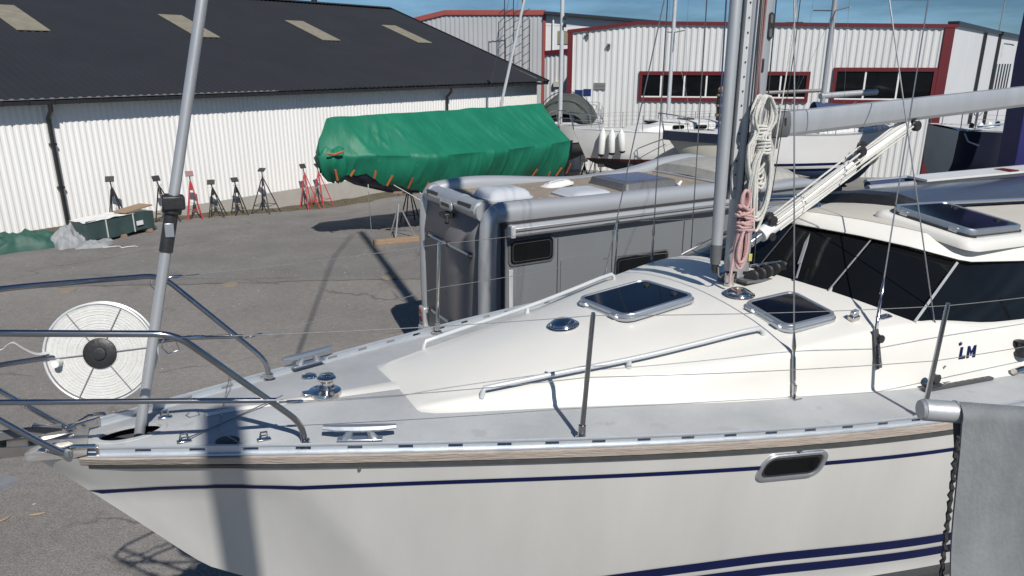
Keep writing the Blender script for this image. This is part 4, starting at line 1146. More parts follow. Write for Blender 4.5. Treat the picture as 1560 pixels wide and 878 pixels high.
# sheave box exit near the top of the picture, small fittings
def mbox(h, hh, ds, dt, w, d, m, name, par=mast, bev=.004):
    a = mastp(h, ds, dt); o = G().loft([[mastp(q, ds+x, dt+y) for x, y in ((-w/2, -d/2), (w/2, -d/2), (w/2, d/2), (-w/2, d/2))] for q in (h-hh/2, h+hh/2)]).build(name, m, par, bevel=bev, bseg=3); return o
pl = G().loft([[mastp(2.03+z, .035+x, off) for x, z in rrect(.042, .155, .02, 6)] for off in (-.060, -.0705)]).build('sheave_box', M['black'], mast)
for zz in (2.07, 1.99):
    G().loft([[mastp(zz+z, .035+x, off) for x, z in rrect(.022, .05, .01, 4)] for off in (-.0700, -.0735)]).build('sheave_slot', M['darkgrey'], pl)
mbox(1.80, .08, .0, -.066, .014, .016, M['black'], 'halyard_stop')
# winch on the mast side (dark disc behind the pink rope)
g = G().lathe([(.0, 0), (.058, 0), (.058, .016), (.040, .024), (.034, .06), (.052, .072), (.050, .08), (0, .082)], (0, 0, 0), 24)
mt = frame_mt(mastp(.86, -.02, -.064), (1, 0, 0), (0, 0, 1)); mt = Matrix.Translation(mastp(.86, -.035, -.062)) @ Matrix.Rotation(R(90), 4, 'X')
g.v = [tuple(mt @ Vector(v)) for v in g.v]; g.build('winch', M['black'], mast)
mbox(.60, .05, .05, -.068, .03, .006, mat('yellow_sticker', (.5, .45, .12), .6), 'sticker')
mbox(.50, .05, -.105, -.095, .03, .02, M['black'], 'cleat_block')
# turning blocks at the mast foot
fb = empty('foot_blocks'); fb.parent = Y
for k in range(5):
    p = Vector((3.84+.065*k-.02*0, -.135-.0*k, 0)); p.z = roofz(p.x, p.y)+.042
    b = G().lathe([(.015, -.020), (.043, -.020), (.034, -.007), (.034, .007), (.043, .020), (.015, .020)], (0, 0, 0), 20)
    mt = Matrix.Translation(p) @ Matrix.Rotation(R(25), 4, 'Z') @ Matrix.Rotation(R(90), 4, 'Y')
    b.v = [tuple(mt @ Vector(v)) for v in b.v]; b.build('sheave', M['black'], fb, smooth=30)
z = roofz(3.95, -.13)
G().bx(3.76, 4.16, -.18, -.09, z-.012, z+.006).build('block_plate', M['darkgrey'], fb, bevel=.003)
G().tube([(3.82, -.135, z+.095), (4.10, -.135, z+.105)], .008, 8).build('pin_bar', M['steel'], fb)
# steel cup at the foot of the pole
cup = G().lathe([(.0, 0), (.032, 0), (.034, .004), (.034, .085), (.030, .088), (.028, .02), (0, .02)], (3.70, -.085, roofz(3.70, -.085)), 20).build('winch_handle_cup', M['steel'], Y, smooth=30)
# standing pole stowed upright in front of the mast
pole = empty('spinnaker_pole', mw=MW @ Matrix.Translation((3.555, -.09, .60)), label='grey spinnaker pole stowed upright along the front of the near mast', cat='spinnaker pole')
pd = Vector((-.036, .0, 1)).normalized()
G().tube([pd*.10, pd*4.2], .035, 18).build('tube', M['alu_dull'], pole)
G().tube([pd*.11, pd*.02, pd*-.015], [.0365, .035, .03], 18).build('end_sleeve', M['darkgrey'], pole)
G().tube([pd*-.01, pd*-.06, pd*-.075], [.026, .022, .014], 10).build('end_jaw', M['black'], pole)
G().tube([pd*.0+Vector((0, -.03, -.03)), pd*.0+Vector((.0, -.04, -.08)), Vector((.04, -.02, -.10)), Vector((.1, .0, -.07))], .006, 6).build('tripline', M['wire'], pole)

# halyards by the mast
wire('halyard', [mastp(.56, -.10, .04)+Vector((-.02, .07, 0)), mastp(2.2, -.10, .10)+Vector((-.05, .03, 0)), mastp(7, -.12, .05)], .0055, M['rope_b'], mast)
wire('halyard', [mastp(.98, .04, -.075), mastp(1.78, -.03, -.074), mastp(2.6, -.02, -.072), mastp(7, 0, -.07)], .0065, M['rope_r'], mast)
wire('halyard', [mastp(.9, -.03, -.077), mastp(2.2, -.05, -.076), mastp(7, -.05, -.074)], .006, M['rope_r'], mast)
wire('halyard', [mastp(.6, -.075, -.07), mastp(2.2, -.07, -.07), mastp(7, -.08, -.05)], .005, M['rope_k'], mast)
wire('halyard', [mastp(.52, .10, -.03)+Vector((.03, 0, 0)), mastp(2.2, .112, -.02), mastp(7, .12, 0)], .004, M['rope_k'], mast)
wire('topping_lift', [mastp(1.2, .13, -.10), mastp(1.7, .17, -.10), mastp(2.6, .26, -.08), mastp(6, .55, 0)], .0045, M['rope_w'], mast)
wire('flag_halyard', [mastp(1.0, .13, -.12), mastp(1.9, .20, -.12), mastp(2.6, .235, -.1), mastp(6, .4, 0)], .003, M['rope_k'], mast)

# ---------------- boom, gooseneck, vang
boom = empty('boom'); boom.parent = Y
ba = Vector((4.10, 0, 1.455)); bb = Vector((9.3, 0, 1.455+5.2*.104)); bd = (bb-ba).normalized(); bu = Vector((-bd.z, 0, bd.x))
bprof = [(.045, .078), (.055, .060), (.060, .0), (.052, -.055), (.035, -.078), (-.035, -.078), (-.052, -.055), (-.060, 0), (-.055, .060), (-.045, .078), (-.008, .080), (.008, .080)]
G().loft([[p+Vector((0, y, 0))+bu*z for y, z in bprof] for p in (ba, ba.lerp(bb, .3), bb)]).build('boom_tube', M['alu_dull'], boom, smooth=25)
g = G().loft([[ba+bd*x+Vector((0, y*k, 0))+bu*z*k for y, z in bprof] for x, k in ((-.145, .62), (-.125, .85), (-.06, 1.0), (.005, 1.05), (.01, 1.05))])
gn = g.build('gooseneck', M['darkgrey'], boom, smooth=30)
for x in (-.09, -.04):
    c_ = ba+bd*x; G().loft([[c_+bd*px+Vector((0, -.0605*(.97 if x > -.05 else .90)-q, 0))+bu*(pz+.02) for px, pz in rrect(.016, .05, .006, 3)] for q in (0, .004)]).build('slot', M['black'], gn)
G().bx(3.92, 4.02, -.02, .02, 1.40, 1.44).build('toggle', M['darkgrey'], boom, bevel=.004)
for tt in (-.02, .02): G().bx(3.92, 4.06, tt-.004, tt+.004, 1.30, 1.48).build('toggle', M['darkgrey'], boom, bevel=.003)
vg = empty('boom_vang'); vg.parent = Y
v0 = Vector((3.97, 0, .70)); v1 = Vector((5.40, 0, 1.50)); vd = (v1-v0).normalized(); vn_ = Vector((-vd.z, 0, vd.x))
G().tube([v0+vd*.06, v0.lerp(v1, .62)], .050, 16).build('outer_tube', M['white'], vg)
G().tube([v0.lerp(v1, .62), v1-vd*.03], .036, 16).build('inner_tube', M['white'], vg)
G().tube([v0.lerp(v1, .60), v0.lerp(v1, .625)], .054, 16).build('collar', M['black'], vg)
G().bar(v0-vd*.05, v0+vd*.13, .05, .05).build('lower_fork', M['alu'], vg, bevel=.008)
G().bar(v1-vd*.05, v1+vd*.04, .04, .07).build('upper_fork', M['darkgrey'], vg, bevel=.006)
def sheave(c, r, name='block', par=vg):
    g = G().lathe([(0, -.018), (r*.9, -.018), (r, -.010), (r*.8, 0), (r, .010), (r*.9, .018), (0, .018)], c, 18, Matrix.Rotation(R(90), 4, 'X')); return g.build(name, M['black'], par, smooth=30)
sheave(v0+vd*.16+vn_*.06+Vector((0, -.035, 0)), .034); sheave(v0+vd*.20+vn_*.055+Vector((0, .03, 0)), .034); sheave(v0+vd*.105-vn_*.03+Vector((0, -.045, 0)), .03)
sheave(v0.lerp(v1, .66)+vn_*.065+Vector((0, -.03, 0)), .036); sheave(v0.lerp(v1, .71)+vn_*.06+Vector((0, .03, 0)), .036)
sheave(v1+vn_*-.03+Vector((0, -.05, 0)), .038); sheave(v1+vn_*.04+Vector((0, -.03, 0)), .03)
for a, b, o1, o2, yy in ((.10, .66, .075, .09, -.04), (.10, .66, .095, .06, -.02), (.13, .70, .085, .095, .02), (.12, .66, .05, .045, -.055), (.12, .98, -.050, -.055, -.035), (.10, .97, .05, -.01, -.062), (.66, 1.0, .085, .03, -.03), (.70, 1.0, .06, .06, .01)):
    wire('vang_line', [v0.lerp(v1, a)+vn_*o1*.72+Vector((0, yy, 0)), v0.lerp(v1, b)+vn_*o2*.78+Vector((0, yy, 0))], .0068, M['rope_w'], vg)

# ---------------- shrouds with turnbuckles and chainplates
def shroud(base, via, m=M['wire'], plate=None, r=.0042):
    base = Vector(base); via = Vector(via); d = (via-base).normalized(); end = base+d*((5.6)/d.z)
    o = G().tube([base+d*.33, end], r, 6).build('shroud', m, Y)
    G().tube([base+d*.05, base+d*.07, base+d*.08, base+d*.20, base+d*.21, base+d*.24], [.004, .008, .0095, .0095, .006, .006], 10).build('turnbuckle', M['steel_tube'], o)
    G().tube([base+d*.24, base+d*.26, base+d*.30, base+d*.34], [.009, .012, .009, .005], 10).build('terminal', M['steel_tube'], o)
    G().tube([base+d*-.0, base+d*.06], .010, 8).build('toggle', M['steel'], o)
    return o
for side in (-1, 1):
    o = shroud((3.405, side*.93, .05), (3.36, side*.80, 1.10) if side < 0 else (3.535, .6, 2.22)); s, t = 3.405, side*.93
    G().bx(s-.028, s+.028, t-.035, t+.035, deckz(s, t)+.002, deckz(s, t)+.009).build('chainplate', M['steel'], o, bevel=.002)
    G().bx(s-.012, s+.012, t-.006, t+.006, deckz(s, t), deckz(s, t)+.075).build('tang', M['steel'], o, bevel=.003)
    # second shroud stands on a dark plate bolted to the coachroof side
    o = shroud((3.935, side*.985, .345), (4.50, side*.60, 1.33) if side < 0 else (3.563, .6, 2.22))
    A_ = Vector((3.945, side*1.035, .155)); B_ = Vector((3.93, side*.985, .37))
    pl = G().bar(A_, B_, .045, .008, (0, side, .2)).build('chainplate', M['rubber'], o, bevel=.002)
    for k in range(4):
        p = A_.lerp(B_, .12+.2*k)+Vector((0, side*.006, 0)); G().lathe([(.007, 0), (.006, .004), (0, .004)], p, 10, Matrix.Rotation(R(90*-side), 4, 'X')).build('bolt', M['steel'], o)
    sheave(B_+Vector((.02, side*.02, -.05)), .024, 'block', o)
    o = shroud((4.45, side*1.10, .055), (4.15, side*.60, 2.15) if side < 0 else (3.90, .6, 2.255)); s, t = 4.45, side*1.10
    G().bx(s-.03, s+.03, t-.035, t+.035, deckz(s, t)+.002, deckz(s, t)+.010).build('chainplate', M['steel'], o, bevel=.002)
    G().bx(s-.014, s+.014, t-.006, t+.006, deckz(s, t), deckz(s, t)+.10).build('tang', M['steel'], o, bevel=.003)
    # genoa track with car
    tk = empty('genoa_track'); tk.parent = Y
    p0 = Vector((4.19, side*1.16, 0)); p1 = Vector((4.78, side*1.20, 0)); p0.z = deckz(p0.x, p0.y)+.014; p1.z = deckz(p1.x, p1.y)+.014
    G().bar(p0, p1, .032, .018).build('track', M['rubber'], tk, bevel=.003)
    G().bx(p0.x+.02, p0.x+.13, p0.y-.025, p0.y+.025, p0.z+.008, p0.z+.03).build('car', M['black'], tk, bevel=.006)
    b = G().lathe([(0, -.016), (.03, -.016), (.024, 0), (.03, .016), (0, .016)], (p0.x+.09, p0.y, p0.z+.055), 16, Matrix.Rotation(R(90), 4, 'X')).build('block', M['black'], tk)
    for k in range(7):
        q = p0.lerp(p1, .3+k*.1); G().lathe([(.005, 0), (.004, .003), (0, .003)], q+Vector((0, 0, .009)), 8).build('bolt', M['steel'], tk)
# line organiser fittings on the coachroof
mt = roofmt(3.93, -.84); g = G().bx(-.03, .03, -.02, .02, 0, .03, mt); o = g.build('sheet_clutch', M['steel'], Y, bevel=.005)
G().bx(-.012, .03, -.014, .014, .025, .062, mt @ Matrix.Rotation(R(-15), 4, 'Y')).build('lever', M['alu'], o, bevel=.004)
mt = roofmt(4.12, -.90); G().loft([[mt @ Vector((x, y, z)) for x, y in rrect(.10-2*k, .042-2*k, .012, 3)] for z, k in ((0, 0), (.008, 0), (.010, .006), (.002, .010))]).build('vent_plate', M['steel'], Y)
# winch far aft on the side deck
G().lathe([(0, 0), (.055, 0), (.055, .02), (.035, .03), (.032, .08), (.05, .09), (0, .10)], (5.12, -1.17, deckz(5.1, 1.17)+.10), 22).build('sheet_winch', M['black'], Y)
G().tube([(4.98, -1.22, .05), (5.06, -1.22, .055), (5.15, -1.23, .05)], .02, 8).build('sheet_block', M['steel'], Y)

# ---------------- forestay with luff foil
f0 = Vector((.262, 0, -.03)); fdv = Vector((.202, 0, 1.0)).normalized()
fs = empty('forestay'); fs.parent = Y
G().tube([f0+fdv*.02, f0+fdv*6.5, f0+fdv*11, Vector((3.2, 0, 13.0))], .0245, prof=[(math.cos(a)*(1.0+.12*math.cos(2*a)), math.sin(a)*(.92)) for a in [2*PI*k/18 for k in range(18)]]).build('luff_foil', M['alu_dull'], fs, smooth=60)
k0 = 1.10
G().tube([f0+fdv*(k0-.05), f0+fdv*(k0+.03)], .040, 16).build('clamp', M['black'], fs, bevel=.004)
G().bx(-.045, .045, -.05, .03, -.03, .03, Matrix.Translation(f0+fdv*(k0+.0))).build('clamp_block', M['black'], fs, bevel=.008)
G().tube([f0+fdv*(k0-.04), f0+fdv*(k0-.22)], .028, 16).build('lower_sleeve', M['black'], fs)
G().bx(-.018, .018, -.032, -.026, -.03, .03, Matrix.Translation(f0+fdv*(k0-.12))).build('sleeve_window', M['alu'], fs, bevel=.002)
wire('backing_line', [(.9, .0, .09), (.60, -.12, .045), (.46, -.21, .045)], .003, M['wire'])

# keel and rudder below, standing on the yard
def foil(rows, name):
    g = G(); g.loft([[Vector((x0+(x1-x0)*(.5-.5*math.cos(2*PI*k/16)), math.sin(2*PI*k/16)*th, z)) for k in range(16)] for x0, x1, th, z in rows]); return g.build(name, M['antifoul'], Y)
foil([(3.4, 6.0, .12, -1.45), (3.6, 5.9, .13, -2.0), (3.8, 5.8, .16, -2.75)], 'keel'); foil([(8.7, 9.5, .05, -1.1), (8.75, 9.4, .04, -2.3)], 'rudder')

# ---------------- webbing reel hung on the pulpit
rm = MW @ Matrix.Translation((.146, .25, .33))
reel = empty('webbing_reel', mw=rm, label='round reel of white webbing with a black hub, hung on the bow pulpit', cat='webbing reel')
rr = Matrix.Rotation(R(90), 4, 'X') @ Matrix.Rotation(R(0), 4, 'Z')
# face is vertical, looking to the port side; turned a little towards the viewer
rr = Matrix.Rotation(R(-14), 4, 'Z') @ Matrix.Rotation(R(80), 4, 'X')
def rl_(g): g.v = [tuple(rr @ Vector(v)) for v in g.v]; return g
prof_ = [(.0, -.024), (.222, -.024)]+[(.222-.158*k/40, .0215+(.0018 if k % 2 else 0)+.0006*math.sin(k*1.9)) for k in range(41)]+[(0, .0215)]
g = G().lathe(prof_, (0, 0, 0), 56)
rl_(g).build('webbing_roll', M['web'], reel, smooth=60)
g = G()
for a in range(6):
    c, q = math.cos(R(60*a+5)), math.sin(R(60*a+5)); g.bar((c*.05, q*.05, .030), (c*.228, q*.228, .028), .0038, .003)
rl_(g).build('spokes', M['webedge'], reel, smooth=0)
rl_(G().tube([(math.cos(2*PI*k/56)*.230, math.sin(2*PI*k/56)*.230, .026) for k in range(56)], .0055, 8, closed=True)).build('rim', M['alu_white'], reel)
rl_(G().tube([(math.cos(2*PI*k/56)*.230, math.sin(2*PI*k/56)*.230, -.028) for k in range(56)], .0055, 8, closed=True)).build('rim', M['alu_white'], reel)
rl_(G().lathe([(0, .024), (.070, .024), (.070, .032), (.066, .035), (.03, .036), (.028, .046), (.018, .048), (0, .048)], (0, 0, 0), 36)).build('hub', M['black'], reel)
rl_(G().tube([(-.17, -.035, .03), (-.17, -.035, .075)], [.018, .016], 12)).build('crank_knob', M['white'], reel)
# loose webbing tail to the left
pts = [Vector((-.205, .02, .02)), Vector((-.25, .0, .02)), Vector((-.30, -.0, .06)), Vector((-.335, .0, .10)), Vector((-.38, -.0, .05)), Vector((-.43, -.0, .09)), Vector((-.52, .0, .01)), Vector((-.62, .0, .03)), Vector((-.75, .02, .0))]
P = []
for i in range(len(pts)-1):
    for k in range(5): P.append(pts[i].lerp(pts[i+1], k/5))
P = [sum((P[min(max(i+j, 0), len(P)-1)] for j in (-2, -1, 0, 1, 2)), Vector())/5 for i in range(len(P))]
G().tube(P, .017, prof=[(-.06, -1), (.06, -1), (.06, 1), (-.06, 1)], up=(0, 1, 0)).build('webbing_tail', M['web'], reel)

# ---------------- coiled ropes on the mast
def coil(loc, label, m, loops, w, h, r, seed, group='rope coils hung on the mast', knot=0.25):
    rs = random.Random(seed)
    e = empty('rope_coil', mw=MW @ Matrix.Translation(loc), label=label, cat='rope coil', group=group)
    for i in range(loops):
        a = w*(.55+.6*rs.random())/2; b = h*(.86+.22*rs.random()); off = rs.uniform(-.18, .18)*w; y0 = -.012-rs.random()*.055
        pts = []; n_ = 34; ph_ = rs.random()*6
        for k in range(n_):
            t = 2*PI*k/n_
            z = -b*(.5-.5*math.cos(t))
            # waist where the wraps pull the loops together
            f = 1.0-.62*math.exp(-((z+h*knot)/(h*.10))**2)
            x = a*math.sin(t)*f*(1.0 if abs(z) > .1*h else .85)+off*(-z/h)*.8
            pts.append(Vector((x+.004*math.sin(3*t+ph_), y0+.012*math.sin(2*t+ph_)+(-.014 if math.sin(t) > 0 else 0), z+.003*math.sin(5*t+ph_))))
        G().tube(pts, r*(.92+.16*rs.random()), 7, closed=True).build('loop', m, e)
    for k in range(5):
        z = -h*knot+(k-2)*r*2.0; ww = w*.27
        G().tube([(math.cos(2*PI*j/14)*ww, -.042+math.sin(2*PI*j/14)*.042, z+.006*math.sin(2*PI*j/14+k)) for j in range(14)], r, 7, closed=True).build('wrap', m, e)
    return e
def knotted(loc, label, m, r, seed):
    """rope bundle: knotted head, long drooping bights"""
    rs = random.Random(seed); e = empty('rope_bundle', mw=MW @ Matrix.Translation(loc), label=label, cat='rope bundle', group='rope coils hung on the mast')
    for i in range(3):      # top ear
        a = .012+.007*i; G().tube([(math.sin(2*PI*k/16)*a-.006*i, -.01*i-.02, -.05+math.cos(2*PI*k/16)*.055) for k in range(16)], r, 7, closed=True).build('ear', m, e)
    for i in range(8):      # knot head: crossing turns
        c = Vector((rs.uniform(-.012, .014), -.035, -.10-.017*i)); ax = rs.uniform(-.5, .5); a, b = rs.uniform(.034, .050), rs.uniform(.026, .036)
        G().tube([c+Vector((math.cos(t)*a, math.sin(t)*b, math.cos(t+ax)*rs.choice((-1, 1))*.004+math.cos(t)*a*math.tan(ax))) for t in [2*PI*k/18 for k in range(18)]], r, 7, closed=True).build('turn', m, e)
    for i in range(6):      # hanging bights
        w = rs.uniform(.012, .046); h = rs.uniform(.20, .285); off = rs.uniform(-.02, .012)
        pts = [(off*(k/12)+w*math.sin(PI*k/12)*(1 if k else 0)*(.3+.7*k/12)-.006, -.03-.008*i, -.19-h*min(1, k/9)*1.0) for k in range(10)]
        pts = [Vector((off*q-.004+w*math.sin(q*PI/2)*sg, -.02-.007*i, -.20-h*q)) for sg, seq in ((1, [j/9 for j in range(10)]), ) for q in seq]
        n_ = 26; pts = [Vector((w*math.sin(2*PI*k/n_)*(.45+.55*(.5-.5*math.cos(2*PI*k/n_)))+off*(.5-.5*math.cos(2*PI*k/n_)), -.018-.008*i, -.19-h*(.5-.5*math.cos(2*PI*k/n_)))) for k in range(n_)]
        G().tube(pts, r, 7, closed=True).build('bight', m, e)
    pts = [Vector((-.02, -.03, -.2)), Vector((-.035, -.03, -.33)), Vector((-.045, -.03, -.42)), Vector((-.05, -.03, -.50)), Vector((-.048, -.03, -.535))]
    G().tube(pts, r, 7).build('tail', m, e)
    return e
coil((3.755, -.10, 1.62), 'large cream rope coil hanging beside the gooseneck, upper of the two hanks on the mast', M['rope_w'], 9, .17, .52, .0086, 5, knot=.42)
coil((3.76, -.14, 1.40), 'long cream rope hank hanging in tight loops just below the large coil on the mast', M['rope_w'], 7, .14, .56, .0082, 9, knot=.14)
k_ = knotted((3.675, -.14, 1.05), 'faded pink rope bundle knotted on the mast above its foot', M['rope_p'], .0088, 4)
k_.scale = (1.22, 1.1, 1.08)

# ================================================================== NEIGHBOURING BERTH, right foreground: tube with a grey cover
cv = empty('covered_boom', (.729, 1.10, 4.034), R(-4), 'grey metal tube with a grey canvas cover draped over it, bottom right corner', 'covered boom')
G().tube([(-.075, 0, .010), (-.07, 0, .010), (6.8, 0, -.326)], [.032, .039, .039], 22).build('tube', M['alu_dull'], cv)
G().tube([(-.082, 0, .010), (-.072, 0, .010)], [.034, .0385], 22).build('end_cap', M['alu_dull'], cv)
G().tube([(.038, 0, .006), (.046, 0, .006)], .0405, 22).build('collar', M['alu_dull'], cv)
def drape(u, v):
    x = .045+6.6*(u**1.8)
    fold = .5+.5*math.sin(x*9+v*1.5)
    if v < .12:     # over the tube
        a = lerp(PI*.5, -0.25, v/.12); y = -math.cos(a)*.047; z = math.sin(a)*.047
        return Vector((x, y, z-.048*x))
    k = (v-.12)/.88
    y = -.046-.06*k-.085*(k**.7)*math.sin(x*4.6+.4+.8*k)*min(1, k*3)-.05*(k**.6)*math.sin(x*10+3*k)-.03*math.sin(x*3-k*9)*min(1, k*4)
    return Vector((x+.16*k*(1-u)+.010*math.sin(k*11)*(1-u)*k, y, -.012-2.1*k-.048*x))
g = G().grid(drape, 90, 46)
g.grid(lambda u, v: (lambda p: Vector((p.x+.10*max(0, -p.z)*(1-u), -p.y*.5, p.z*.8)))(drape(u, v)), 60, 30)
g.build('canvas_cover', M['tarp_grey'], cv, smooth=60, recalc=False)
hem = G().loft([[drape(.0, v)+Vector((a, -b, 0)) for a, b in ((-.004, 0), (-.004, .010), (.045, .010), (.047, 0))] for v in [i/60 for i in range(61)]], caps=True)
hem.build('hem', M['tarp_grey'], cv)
pts = [Vector((.032+.0012*k+.0035*math.sin(k*2.4), -.06-.004*math.cos(k*2.4), -.06-k*.016)) for k in range(126)]
G().tube(pts, [.0065+.003*(k % 2) for k in range(126)], 6).build('lacing_rope', M['rope_k'], cv)
cv.scale = (.47, .47, .47)
for x in (4.4, 6.6):
    for y in (-1.0, 1.0): G().tube([(x, 0, -.22), (x+.1, y, -8.5)], .05, 8).build('trestle_leg', M['stand_w'], cv)
# mast of the neighbouring yacht, behind the viewer: its shadow falls over the foredeck
nm = empty('neighbour_mast', (.47, -1.55, 0), 0, 'tall grey mast on a pallet standing behind the viewer, shading the foredeck', 'mast')
G().tube([(0, 0, .15), (0, 0, 8.0)], .088, 16).build('mast_tube', M['alu_dull'], nm)
G().bx(-.4, .4, -.4, .4, 0, .15).build('base', M['wood'], nm)
# ================================================================== MOTORHOME
rv = empty('motorhome', (-.29, 8.9, 0), math.atan2(.491, .871), 'silver grey motorhome with a lichen-stained roof parked behind the yacht', 'motorhome')
def rvb(g, name, m, par=None, **k): return g.build(name, m, par or rv, **k)
WY = 2.24
nz_ = [(0, 2.80), (.2, 2.88), (1.5, 2.86), (3.8, 2.85), (4.5, 2.80), (5.1, 2.77), (5.7, 2.78), (6.1, 2.74), (6.4, 2.55)]
fz_ = [(0, 2.80), (.2, 2.88), (.9, 2.92), (2.6, 2.78), (3.4, 2.80), (4.0, 2.86), (4.7, 2.98), (5.3, 3.0), (6.1, 2.8), (6.4, 2.6)]
# side walls and rear wall
rvb(G().bx(.10, 6.3, .035, .12, .42, 2.74), 'side_wall', M['rv_side'], bevel=.01)
rvb(G().bx(.10, 6.3, WY-.12, WY-.035, .42, 2.74), 'side_wall', M['rv_side'], bevel=.01)
rw = G(); 
rw.loft([[Vector((x, y, z)) for y in (.22, WY-.22)] for x, z in ((-.02, .42), (-.035, 1.1), (-.03, 2.2), (.03, 2.62), (.10, 2.72))], closed=False, caps=False)
rvb(rw, 'rear_wall', M['rv_rear'], solid=.03)
rvb(G().bx(-.045, -.03, .3, WY-.3, 1.02, 1.03).bx(-.045, -.03, .3, WY-.3, 2.17, 2.18), 'seam', M['seal'], smooth=0)
for y, sgn in ((.13, 1), (WY-.13, -1)):
    r_ = .13; pr = [(math.cos(a)*r_, math.sin(a)*r_) for a in [2*PI*k/20 for k in range(20)]]
    path = bend([(.08, y, .45), (.03, y, 1.2), (.05, y, 2.2), (.09, y, 2.76), (.6, y, 2.77)], .2, 8)
    rvb(G().tube([p for p in path if p.x < .35], r_, 22, up=(0, 1, 0)), 'corner_post', M['rv'])
    # dark groove between post and side panel
    rvb(G().bx(.19, .225, -.004 if sgn > 0 else WY-.04, .04 if sgn > 0 else WY+.004, .5, 2.62), 'groove', M['seal'], smooth=0)
    lp_ = rvb(G().bx(-.12, .0, y-.10, y+.10, .55, .95), 'tail_light_housing', M['rv'], bevel=.03, bseg=3)
    for z in (.62, .75, .88): rvb(G().lathe([(0, 0), (.05, 0), (.045, .01), (0, .012)], (-.122, y, z), 14, Matrix.Rotation(R(-90), 4, 'Y')), 'lens', M['red'] if z < .8 else M['orange'], lp_)
for tab, y, s_ in ((nz_, .12, 1), (fz_, WY-.12, -1)):
    xs = [.12+.13*i for i in range(49)]
    ro = .135
    rings = []
    for x in xs:
        z = sinterp(tab, x); h = z-2.65
        rings.append([Vector((x, y+s_*a, 2.65+b*h)) for a, b in ((-.135, 0), (-.15, .25), (-.15, .55), (-.125, .80), (-.07, .96), (0, 1.0), (.07, .96), (.12, .80), (.13, .5), (.12, 0))])
    rvb(G().loft(rings), 'roof_rail', M['rv'], smooth=60)
rvb(G().bx(.16, 5.0, -.035, .03, 2.625, 2.655), 'rail_seal', M['seal'], smooth=0)
rvb(G().grid(lambda u, v: Vector((.1+6.1*u, .2+(WY-.4)*v, 2.76+.012*math.sin(v*PI)+.004*math.sin(u*40)*math.sin(v*9))), 30, 10), 'roof', M['rv_roof'])
# rear top spoiler with slots and a camera housing
sp_ = rvb(G().tube([(.075, .26, 2.745), (.05, WY/2, 2.775), (.075, WY-.26, 2.745)], .125, 20), 'rear_spoiler', M['rv'])
for y0, y1 in ((.42, .78), (WY-.78, WY-.42)):
    rvb(G().tube([(-.045, y0, 2.81), (-.05, y1, 2.81)], .022, prof=[(-.8, -1), (.8, -1), (.8, 1), (-.8, 1)]), 'slot', M['black'], sp_)
for yy in (.36, .88, WY-.88, WY-.36):
    rvb(G().tube([(.07, yy-.05, 2.765), (.07, yy+.05, 2.765)], .131, 20), 'spoiler_band', M['rv'], sp_)
lg = rvb(G().loft([[Vector((x, WY/2+a, 2.72+b)) for a, b in rrect(.40-k, .13-k, .05, 4)] for x, k in ((-.075, 0), (-.09, 0), (-.095, .02))]), 'badge_frame', M['rv'], sp_)
rvb(G().loft([[Vector((x, WY/2+a, 2.725+b)) for a, b in rrect(.26, .05, .02, 4)] for x in (-.09, -.10)]), 'badge_slot', M['black'], sp_)
cm = rvb(G().bx(-.16, -.02, WY/2-.12, WY/2+.10, 2.55, 2.62), 'camera', M['black'], bevel=.015)
rvb(G().tube([(-.12, WY/2-.10, 2.58), (-.15, WY/2-.16, 2.50)], .03, 8), 'camera_lens', M['black'], cm)
# rails on the rear wall
for z in (2.16, .98):
    b = rvb(G().tube([(-.07, .36, z), (-.07, WY-.36, z)], .02, 10), 'bike_rail', M['alu'])
    for y in (.42, WY/2, WY-.42): rvb(G().bx(-.09, -.02, y-.035, y+.035, z-.035, z+.035), 'rail_clamp', M['black'], b, bevel=.006)
# near side: awning case, windows, door
aw = rvb(G().loft([[Vector((x, a, 2.54+b)) for a, b in ((.04, -.085), (-.07, -.085), (-.105, -.045), (-.10, .0), (-.115, .035), (-.08, .075), (.04, .08))] for x in (.32, 4.6)]), 'awning_case', M['rv'], bevel=.006)
rvb(G().bx(.26, .33, -.12, .04, 2.45, 2.62), 'end_cap', M['alu_white'], aw, bevel=.02, bseg=3)
rvb(G().bx(.33, 4.6, -.112, -.09, 2.535, 2.542), 'awning_seam', M['seal'], aw, smooth=0)
def rvwin(x0, x1, z0, z1, y=.03, r=.06, sgn=-1):
    c = ((x0+x1)/2, (z0+z1)/2); w, h = x1-x0, z1-z0
    L = lambda k, o: [Vector((c[0]+a, y+sgn*o, c[1]+b)) for a, b in rrect(w-2*k, h-2*k, r-k*.5, 5)]
    f = rvb(G().loft([L(-.03, 0), L(-.028, .012), L(-.005, .018), L(.0, .016)], caps=False), 'window', M['darkgrey'])
    P = L(.0, .02); rvb(G().add(P, [tuple(range(len(P)))]), 'pane', M['glass'], f, smooth=0, recalc=False)
    P2 = L(.035, .0235); rvb(G().loft([L(.03, .0215), L(.036, .0215)], caps=False), 'pane_line', M['rubber'], f)
    return f
rvwin(.32, .97, 2.07, 2.38, .03); rvwin(2.05, 3.0, 1.45, 1.93, .03); rvwin(3.6, 4.7, 1.45, 1.95, .03)
rvwin(.9, 2.0, 1.4, 1.9, WY-.03, sgn=1)
dr = rvb(G().loft([[Vector((1.42+a, o, 1.28+b)) for a, b in rrect(.62, 1.55, .06, 4)] for o in (.03, .02)], caps=True), 'door', M['rv_side'])
rvb(G().bx(1.16, 1.22, -.005, .02, 1.15, 1.27), 'handle', M['black'], dr, bevel=.008)
rvb(G().bx(.3, .36, .015, .036, .5, 2.0), 'trim', M['alu_white'], bevel=.005)
rvb(G().bx(.1, 6.0, -.005, .06, .36, .62), 'skirt', M['rv'], bevel=.02); rvb(G().bx(.1, 6.0, WY-.06, WY+.005, .36, .62), 'skirt', M['rv'], bevel=.02)
